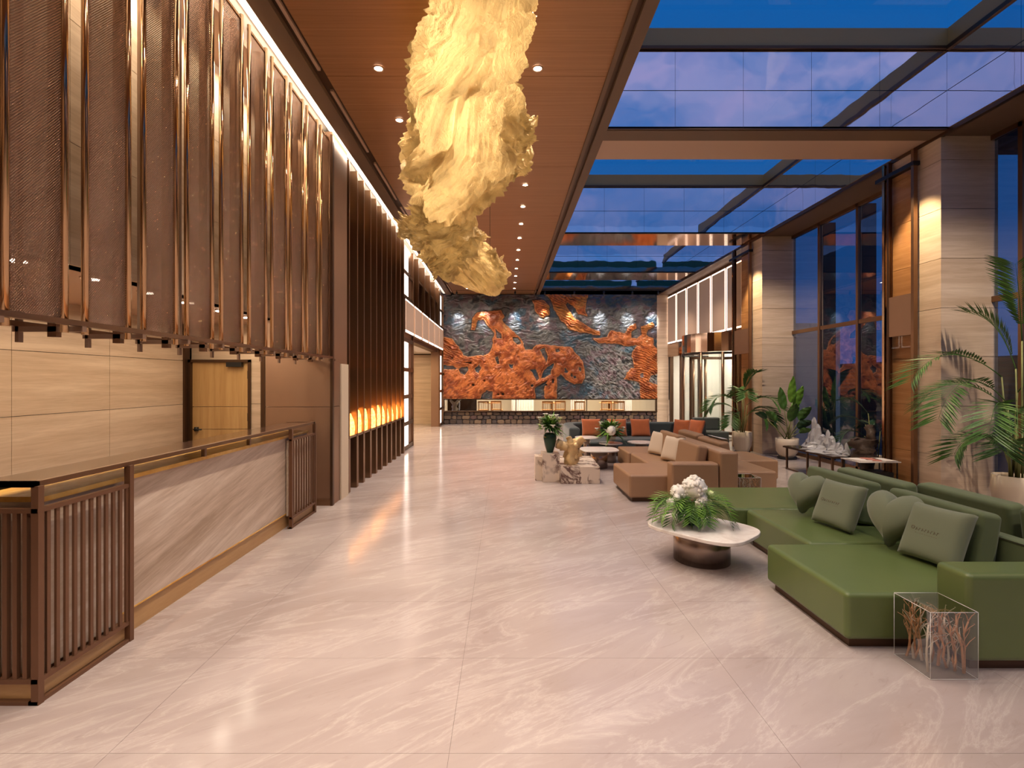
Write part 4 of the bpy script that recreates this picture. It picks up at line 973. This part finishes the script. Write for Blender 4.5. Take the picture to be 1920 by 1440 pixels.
na = thing('armchair', 'low navy armchair seen beyond the right end of the slate sofa', 'armchair', (5.5, 13.2, 0))
rbox('seat', M['teal'], 5.15, 5.85, 12.9, 13.6, .1, .42, na); rbox('backrest', M['teal'], 5.15, 5.85, 13.45, 13.65, .42, .75, na); box('base', M['black'], 5.25, 5.75, 13.0, 13.5, 0, .1, parent=na)

# ================================================================= TABLES
def superq(cx_, cy_, rx, ry, n=48, p_=2.6, rot=0, tri=0):
    out = []
    for k in range(n):
        a = 2*PI*k/n; c_, s_ = math.cos(a), math.sin(a); r = (abs(c_)**p_+abs(s_)**p_)**(-1/p_)
        x_, y_ = r*c_*rx, r*s_*ry; out.append((cx_+x_*math.cos(rot)-y_*math.sin(rot), cy_+x_*math.sin(rot)+y_*math.cos(rot)))
    return out
ct = thing('coffee_table', 'white marble coffee table with rounded corners and steel drum base', 'table', (1.92, 4.8, 0))
MB().prism(superq(1.905, 4.78, .385, .47, 64, 3.6, math.radians(42)), .315, .35).build('table_top', M['marble'], ct, bevel=.008)
MB().lathe(1.93, 4.86, [(.262, .0), (.262, .325)], 48).build('drum_base', M['drum'], ct)
def round_table(x, y, r, z, lab, rb=.13, p_=2.2):
    t_ = thing('side_table', lab, 'table', (x, y, 0), 'marble topped tables before the slate sofa')
    MB().prism(superq(x, y, r, r*.95, 36, p_), z-.025, z).build('table_top', M['marble'], t_, bevel=.006)
    MB().lathe(x, y, [(rb, 0), (rb, z-.025)], 24).build('drum_base', M['drum'], t_)
round_table(1.76, 10.62, .25, .55, 'tall small marble topped table left of the far flower bowl', .07)
round_table(1.90, 9.98, .38, .38, 'low wide marble table nearest the marble blocks', .17, 3)
round_table(2.28, 10.66, .25, .42, 'marble table under the far flower bowl', .12)
round_table(2.95, 10.75, .28, .43, 'round marble table behind the tan sofa seat', .12)
# viola marble blocks
for (b_, lab) in (((.54, .69, 8.7, 9.0, 0, .42), 'small brown veined marble block at the left of the group'), ((.655, .95, 8.55, 8.95, 0, .49), 'tall brown veined marble block carrying the green vase')):
    prop(box('marble_block', M['viola'], *b_, bevel=.004), lab, 'block', 'veined marble blocks')
prop(MB().prism([(.955, 8.42), (1.62, 8.42), (1.68, 9.65), (1.02, 9.65)], 0, .29).build('marble_block', M['viola'], bevel=.004), 'long low brown veined marble block under the golden driftwood', 'block', 'veined marble blocks')
# acrylic blocks with embedded twigs
def acrylic(x0, x1, y0, y1, h, label):
    a_ = thing('acrylic_block', label, 'side table', ((x0+x1)/2, (y0+y1)/2, 0), 'clear blocks with twigs inside')
    box('clear_body', M['acrylic'], x0, x1, y0, y1, 0.002, h, parent=a_, bevel=.003, seg=1)
    eg = MB()
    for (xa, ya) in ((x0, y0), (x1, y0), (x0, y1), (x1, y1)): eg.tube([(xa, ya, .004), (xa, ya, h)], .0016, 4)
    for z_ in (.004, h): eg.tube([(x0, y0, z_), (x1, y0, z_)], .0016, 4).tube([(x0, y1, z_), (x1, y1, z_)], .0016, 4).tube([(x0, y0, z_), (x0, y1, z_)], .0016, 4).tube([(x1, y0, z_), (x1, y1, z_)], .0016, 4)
    eg.build('edge_highlight', M['edge_white'], a_)  # thin bright tubes stand in for highlights along the block's edges
    for k in range(20):
        x, y = x0+.03+(x1-x0-.06)*((k*.618) % 1), y0+.03+(y1-y0-.06)*((k*.37+.1) % 1); mb = MB(); p0 = Vector((x, y, .02)); top = h*random.uniform(.45, .85)
        pts = [p0]; 
        for q in range(4): pts.append(pts[-1]+Vector((random.uniform(-.02, .02), random.uniform(-.02, .02), top/4)))
        mb.tube(pts, .0075, 5, .0045)
        for q in range(6):
            b_ = pts[2+q % 3]; d_ = Vector((random.uniform(-1, 1), random.uniform(-1, 1), random.uniform(.6, 1.4))).normalized()*.09
            e = b_+d_; e.x = min(max(e.x, x0+.01), x1-.01); e.y = min(max(e.y, y0+.01), y1-.01); e.z = min(e.z, h-.01)
            mb.tube([b_, (b_+e)/2+Vector((0, 0, .008)), e], .0035, 4, .0012)
            f_ = e+Vector((random.uniform(-.03, .03), random.uniform(-.03, .03), random.uniform(0, .03))); f_.x = min(max(f_.x, x0+.01), x1-.01); f_.y = min(max(f_.y, y0+.01), y1-.01); f_.z = min(f_.z, h-.008)
            mb.tube([e, f_], .002, 4, .001)
        mb.build('twig', M['coral'] if k % 3 else M['coral_white'], a_)
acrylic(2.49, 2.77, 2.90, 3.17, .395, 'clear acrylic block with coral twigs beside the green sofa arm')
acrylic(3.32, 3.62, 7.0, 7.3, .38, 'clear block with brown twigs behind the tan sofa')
# low bronze table with the crystal mountain
lt = thing('low_table', 'long low bronze table by the window under the crystal mountain', 'table', (5.95, 9.2, 0))
box('table_top', M['bronze_dark'], 5.58, 6.32, 8.45, 9.95, .42, .45, parent=lt)
box('glass_sheet', M['brown_glass'], 5.6, 6.3, 8.47, 9.93, .45, .456, parent=lt)
for y in (8.5, 9.2, 9.87):
    for x in (5.62, 6.27): box('leg', M['bronze'], x-.015, x+.015, y-.015, y+.015, 0, .42, parent=lt)
for x in (5.62, 6.27): box('floor_rail', M['bronze'], x-.015, x+.015, 8.5, 9.87, .0, .02, parent=lt)
cm_ = MB(); random.seed(5)
for (y, z, r, xo) in [(9.42, .60, .10, 0), (9.36, .48, .12, .03), (9.50, .34, .12, 0), (9.24, .30, .14, .05), (9.6, .18, .12, 0), (9.12, .26, .10, 0), (9.02, .40, .08, .0), (8.97, .30, .12, .04), (8.88, .24, .09, 0), (8.78, .20, .10, .05), (8.68, .13, .10, 0), (8.60, .22, .06, .05), (8.56, .10, .09, 0), (9.3, .15, .16, -.1), (9.05, .12, .16, -.12), (8.8, .10, .15, -.1), (9.15, .16, .15, .15)]:
    x = 5.88+xo; n = 9; prof = [(1.2, 0), (.95, .18), (.75, .4), (.5, .62), (.38, .85), (.12, 1)]
    vs = []
    for (rr_, zz) in prof:
        for k in range(n):
            a = 2*PI*k/n; f = 1+random.uniform(-.28, .28); vs.append((x+rr_*r*f*math.cos(a), y+rr_*r*f*math.sin(a), .457+z*(zz+(random.uniform(-.05, .05) if 0 < zz < 1 else 0))))
    fs_ = [(j*n+i, j*n+(i+1) % n, (j+1)*n+(i+1) % n, (j+1)*n+i) for j in range(len(prof)-1) for i in range(n)]+[tuple((len(prof)-1)*n+i for i in range(n))]
    cm_.add(vs, fs_)
prop(cm_.build('crystal_mountain', M['crystal']), 'clear crystal sculpture of mountain peaks on the low window table', 'sculpture')
# magazine table by the near column
mt_ = thing('console_table', 'thin black legged marble table beside the near column', 'table', (6.1, 7.9, 0))
box('table_top', M['marble'], 5.78, 6.42, 7.70, 8.12, .50, .515, parent=mt_)
for x in (5.82, 6.38):
    for y in (7.73, 8.09): box('leg', M['black'], x-.007, x+.007, y-.007, y+.007, 0, .5, parent=mt_)
box('lower_tray', M['black'], 5.80, 6.40, 7.72, 8.10, .20, .22, parent=mt_); box('storage_box', M['black'], 6.0, 6.35, 7.76, 8.06, .22, .34, parent=mt_)
# the glass screen / column begins at 6.07: keep the table clear of it
for o in mt_.children: pass
mt_.location.x -= .38; mt_.location.y -= .15
for k, (x, y, rz, m_, lab) in enumerate(((5.52, 7.72, .2, 'paper', 'open white magazine at the left of the marble console'), (5.72, 7.75, -.25, 'paper_red', 'red covered magazine in the middle of the marble console'), (5.88, 7.68, .1, 'paper', 'white magazine beside the dark rootwood carving'))):
    Mx = Matrix.Translation((x, y, .523)) @ Matrix.Rotation(rz, 4, 'Z')
    mg = MB().tbox(Mx, .20, .27, .012).build('magazine', M[m_]); prop(mg, lab, 'magazine', 'magazines on the marble console')
driftwood('rootwood_carving', 'dark gnarled rootwood carving standing beside the near column', (6.0, 8.22, 0), [((0, 0, 0), (0, 0, .5), .09, .09), ((-.02, 0, .45), (-.03, 0, .78), .17, .16), ((.05, 0, .7), (.07, 0, 1.02), .09, .05), ((-.1, 0, .72), (-.18, 0, .8), .08, .03), ((.08, 0, .6), (.16, 0, .78), .08, .04)], M['dark_drift'], seed=8)
# gold driftwood on the low marble block
driftwood('driftwood_sculpture', 'golden burl driftwood sculpture on the long low marble block', (1.18, 8.75, .29), [((0, 0, 0), (-.02, 0, .36), .115, .11), ((-.04, 0, .28), (-.27, -.02, .36), .09, .07), ((0, 0, .3), (-.06, 0, .47), .07, .04), ((.03, 0, .28), (.19, 0, .45), .085, .065), ((.06, 0, .1), (.16, 0, .24), .06, .07)], M['gold_drift'], parts='burl', seed=4)
# white throw on the tan sofa's far side
P = [[(3.47+.02*math.sin(v*.9+u*.5), 7.72+.05*u, z) for v, z in enumerate((.84, .72, .6, .5, .41))] for u in range(12)]
P = [[(3.38, p[0][1], .85)]+p for p in P]
prop(MB().grid(P).build('throw_blanket', M['linen']), 'white linen throw hanging over the back of the tan sofa', 'blanket')

# ================================================================= FLOWERS
def ball(mb, c_, r, n=10, bump=.12):
    vs = [c_+Vector((math.sin(PI*i/n)*math.cos(2*PI*j/(2*n)), math.sin(PI*i/n)*math.sin(2*PI*j/(2*n)), math.cos(PI*i/n)))*r*(1+random.uniform(-bump, bump)) for i in range(n+1) for j in range(2*n)]
    m_ = 2*n; mb.add(vs, [(i*m_+j, i*m_+(j+1) % m_, (i+1)*m_+(j+1) % m_, (i+1)*m_+j) for i in range(n) for j in range(m_)], True)
def frond(mb, base, d0, L, droop, ll, n, lw=.02, up0=Vector((0, 0, 1)), stem=.008, start=.25, vee=.3, smb=None):
    """arching rachis with paired leaflets; stem goes to smb"""
    pts = []; p = Vector(base); d_ = Vector(d0).normalized(); steps = 14
    for i in range(steps+1):
        pts.append(p.copy()); p = p+d_*(L/steps); d_ = (d_+Vector((0, 0, -1))*droop/steps*(.4+1.6*i/steps)).normalized()
    (smb or mb).tube(pts, stem, 5, stem*.25)
    for k in range(n):
        t_ = start+(1-start)*k/(n-1); f = t_*steps; i = min(int(f), steps-1); c_ = pts[i].lerp(pts[i+1], f-i); tg = (pts[i+1]-pts[i]).normalized()
        sd = tg.cross(Vector((0, 0, 1)));
        if sd.length < .05: sd = Vector((1, 0, 0))
        sd.normalize(); up = sd.cross(tg).normalized(); le = ll*(math.sin(PI*min(1, .18+.82*(1-(t_-start)/(1-start)*.82)))**.6)
        for s_ in (1, -1):
            dd = (tg*.75+sd*s_*.9+up*vee+Vector((0, 0, random.uniform(-.08, .08)))).normalized()
            mb.blade(c_, dd, up, le, lw, .2, .07)
def stick(mb, p, q, r): mb.tube([p, (Vector(p)+Vector(q))/2+Vector((0, 0, .01)), q], r, 5, r*.6)
# big arrangement on the coffee table
random.seed(21)
fa = thing('flower_arrangement', 'large white hydrangea arrangement with drooping greenery on the coffee table', 'flowers', (1.82, 4.85, .35))
MB().lathe(1.82, 4.85, [(.085, .352), (.09, .46), (.07, .48), (.065, .36)], 24, caps=False).build('glass_vase', M['clear_glass'], fa)
MB().lathe(1.82, 4.85, [(.05, .352), (.06, .40), (.05, .46)], 14).build('moss', M['leaf_dark'], fa)
o_ = Vector((1.82, 4.85, .55))
for k in range(40):
    a = 2*PI*k/40+random.uniform(-.1, .1); el = random.uniform(-.05, .95); mb = MB()
    L_ = random.uniform(.26, .38)*(1.15 if abs(math.cos(a)) > .6 else .8)
    frond(mb, o_+Vector((.03*math.cos(a), .03*math.sin(a), 0)), (math.cos(a), math.sin(a)*.8, el), L_, random.uniform(1.2, 2.6), .13, 11, .014, stem=.003, start=.2)
    mb.build('palm_leaf', M['leaf_bright'] if k % 3 else M['leaf'], fa)
for k in range(9):
    a = 2*PI*k/9+.3; mb = MB(); b_ = o_+Vector((.06*math.cos(a), .06*math.sin(a), -.0))
    for q in range(9): mb.blade(b_+Vector((random.uniform(-.03, .03), random.uniform(-.03, .03), 0)), Vector((math.cos(a+random.uniform(-.4, .4)), math.sin(a+random.uniform(-.4, .4)), random.uniform(-1.2, -.1))), Vector((0, 0, 1)), random.uniform(.14, .22), .02, .2, .3)
    mb.build('hanging_foliage', M['leaf'], fa)
for (dx, dy, dz, r, n_) in ((.02, -.05, .17, .115, 0), (-.13, -.03, .12, .075, 0), (.07, -.10, .06, .06, 0), (-.22, -.08, .03, .045, 0), (.17, -.06, .10, .04, 1), (-.17, -.1, .085, .035, 0), (.03, -.14, .03, .045, 0), (.14, -.1, .04, .03, 1)):
    mb = MB(); c_ = o_+Vector((dx, dy, dz)); ball(mb, c_, r*.92, 9, .06)
    for q in range(int(60*r/.1)):
        v_ = Vector((random.gauss(0, 1), random.gauss(0, 1), random.gauss(0, 1))).normalized(); ball(mb, c_+v_*r*.9, r*.17, 3, .1)
    mb.build('blossom', M['petal'] if n_ == 0 else M['petal_green'], fa)
def bouquet(loc, r, label, seed, big=False, spread=1.0):
    random.seed(seed); f = thing('flower_arrangement', label, 'flowers', loc); o_ = Vector(loc)
    for k in range(34):
        a = 2*PI*k/34*5; mb = MB(); el = random.uniform(-.35, 1.9)
        for q in range(7):
            p_ = o_+Vector((random.uniform(-.05, .05), random.uniform(-.05, .05), random.uniform(0, .1)))*1.0
            d_ = Vector((math.cos(a+random.uniform(-.3, .3)), math.sin(a+random.uniform(-.3, .3)), el+random.uniform(-.3, .3)))
            mb.blade(p_, d_, Vector((0, 0, 1)), r*random.uniform(.7, 1.15)*spread, .05, .2, .25)
        mb.build('foliage_spray', M['leaf_bright'] if k % 2 else M['leaf'], f)
    for k in range(20):
        a = random.uniform(0, 2*PI); e = random.uniform(-.1, 1.2); rr_ = r*random.uniform(.6, .9)
        mb = MB(); c_ = o_+Vector((math.cos(a)*math.cos(e), math.sin(a)*math.cos(e), math.sin(e)+.1))*rr_
        if big and k == 0: c_ = o_+Vector((-.02, -r*.55, .08)); ball(mb, c_, .10, 10, .08)
        else:
            ball(mb, c_, .022, 5, .1)
            for q in range(6): mb.blade(c_, Vector((math.cos(q), math.sin(q), .5)), Vector((0, 0, 1)), .068, .045, .2, 0)
        mb.build('blossom', M['petal_green'] if k % 4 == 3 else M['petal'], f)
    return f
vz = thing('vase', 'dark green glazed vase on the tall marble block', 'vase', (.80, 8.74, .49))
MB().lathe(.80, 8.74, [(.055, .491), (.09, .60), (.118, .74), (.112, .80), (.085, .83), (.078, .83), (.10, .78)], 28, caps=False).build('body', M['glaze'], vz)
MB().lathe(.80, 8.74, [(.053, .491), (.053, .50)], 24).build('foot', M['glaze'], vz)
bouquet((.80, 8.74, .90), .27, 'white lily bouquet in the dark green vase', 31)
gb = thing('glass_bowl', 'small brown glass bowl on the far marble table', 'bowl', (2.27, 10.62, .42))
MB().lathe(2.27, 10.62, [(.06, .421), (.10, .48), (.11, .55), (.10, .60)], 20, caps=False).build('body', M['smoked'], gb)
bouquet((2.27, 10.62, .62), .33, 'white bouquet with dark greenery before the rust pillows', 37, big=True, spread=1.15)

# ================================================================= PLANTS
def pot(par, x, y, r, h, taper=.68, belly=1.04):
    MB().lathe(x, y, [(r*taper, .05), (r*.92, h*.35), (r*belly, h*.7), (r, h), (r*.9, h), (r*.88, h-.05)], 36, caps=False).build('pot', M['pot'], par)
    MB().lathe(x, y, [(r*.89, h-.06), (r*.89, h-.05)], 28).build('soil', M['soil'], par)
    MB().lathe(x, y, [(r*.8, .0), (r*.85, .05)], 24).build('saucer', M['black'], par)
random.seed(51)
def palm(x, y, r, h, label, dirs, top=.0, leaf='leaf', lw=.028, stemr=.011, ll=.3):
    p_ = thing('potted_palm', label, 'plant', (x, y, 0), 'potted plants along the windows'); pot(p_, x, y, r, h)
    st_ = MB()
    for (dx, dy, zc, L_, dr_, nl) in dirs:
        b_ = Vector((x+random.uniform(-.06, .06), y+random.uniform(-.06, .06), h-.05)); hd = Vector((dx, dy, 0)); k0 = b_+Vector((dx*.12, dy*.12, zc))
        st_.tube([b_, (b_+k0)/2+Vector((0, 0, .03)), k0], stemr, 6, stemr*.7)
        mb = MB(); frond(mb, k0, (dx, dy, .75), L_, dr_, ll, nl, lw, stem=stemr*.6, start=.18, vee=.25); mb.build('frond', M[leaf], p_)
    st_.build('stem', M['stem'], p_)
palm(5.75, 12.0, .215, .52, 'palm in a cream pot in front of the far glass screen', [(-1, -.3, .75, .95, 2.2, 26), (-.9, .4, .55, .8, 2.2, 24), (.5, -.8, .7, .9, 2.0, 26), (.5, -.8, .5, .8, 2.4, 24), (-.3, -.9, .9, .7, 1.8, 24), (.2, .8, .9, .8, 2.0, 24), (.4, -.9, .45, .75, 2.6, 22), (.1, -.2, 1.0, .6, 1.6, 22), (-.7, -.7, .4, .7, 2.6, 22)], leaf='leaf', lw=.045, ll=.34)
# banana-like plant with broad leaves
bp = thing('broad_leaf_plant', 'bird of paradise plant with broad upright leaves beside the window', 'plant', (6.35, 11.15, 0), 'potted plants along the windows')
pot(bp, 6.35, 11.15, .235, .46, .6, 1.0)
def paddle(base, tip_d, Ls, Ll, w_, label=None, m_='leaf_bright', bend=.25):
    base = Vector(base); d_ = Vector(tip_d).normalized(); k0 = base+d_*Ls
    MB().tube([base, base+d_*Ls*.5+Vector((0, 0, .02)), k0], .012, 6, .008).build('leaf_stalk', M['stem'], bp)
    sd = d_.cross(Vector((.3, 1, .1))).normalized(); nn = sd.cross(d_).normalized(); g = []
    n = 12
    for i in range(n+1):
        t_ = i/n; c_ = k0+d_*Ll*t_+Vector((0, 0, -bend*Ll*t_*t_)); W = w_*math.sin(PI*min(.98, .06+.94*t_**.8))**.7; row = []
        for j in range(7):
            v_ = j/3-1; row.append(c_+sd*v_*W+nn*(.35*abs(v_)*W+.012*math.sin(i*1.7+j)))
        g.append(row)
    MB().grid(g).build('leaf', M[m_], bp)
B0 = Vector((6.35, 11.15, .42))
for (dx, dy, dz, Ls, Ll, w_, m_, bd) in [(.02, -.1, 1, .85, .62, .085, 'leaf_bright', .05), (.25, -.1, 1, .75, .60, .09, 'leaf_bright', .15), (-.1, .1, 1, .7, .55, .09, 'leaf', .1), (.45, -.2, 1, .5, .5, .10, 'leaf', .3), (.3, .2, 1, .5, .6, .1, 'leaf_bright', .2), (-.9, -.2, .9, .7, .42, .07, 'leaf_dark', .4), (-.6, .1, 1, .5, .45, .08, 'leaf', .4), (.7, -.3, .9, .35, .45, .1, 'leaf_dark', .4), (.55, -.5, .55, .3, .4, .07, 'leaf', .5), (.1, -.3, 1, .45, .5, .10, 'leaf', .15)]:
    paddle(B0+Vector((random.uniform(-.05, .05), random.uniform(-.05, .05), 0)), (dx, dy, dz), Ls, Ll, w_, m_=m_, bend=bd)
palm(6.48, 6.30, .22, .55, 'tall palm in a cream pot at the right edge before the near column', [(-1, -.30, 1.0, 1.45, 2.3, 34), (-.95, .0, 1.3, 1.35, 2.0, 32), (-.85, -.6, .8, 1.1, 2.4, 28), (-.5, -.5, .7, .9, 2.6, 26), (-.6, .3, .9, 1.1, 2.4, 28), (-.25, -.2, 1.75, 1.1, 1.0, 36), (.05, -.5, 1.1, .9, 2.0, 34), (-.15, .1, 1.4, .9, 1.7, 34), (.2, -.2, .6, .8, 2.2, 30), (-.8, 0, .35, .8, 2.4, 34), (-.5, -.3, .3, .6, 2.2, 30)], ll=.36, lw=.028, stemr=.012)
palm(6.55, 8.75, .19, .42, 'small dark palm behind the near glass screen', [(-1, .1, .4, .5, 2.4, 22), (-.7, .6, .6, .55, 1.8, 22), (-.4, .3, .8, .5, 1.5, 22), (-.9, -.4, .3, .45, 2.4, 20), (.1, .6, .5, .4, 2.2, 18), (-.2, -.7, .5, .4, 2.2, 18)], leaf='leaf_dark', ll=.2)
print('objects', len(bpy.data.objects))
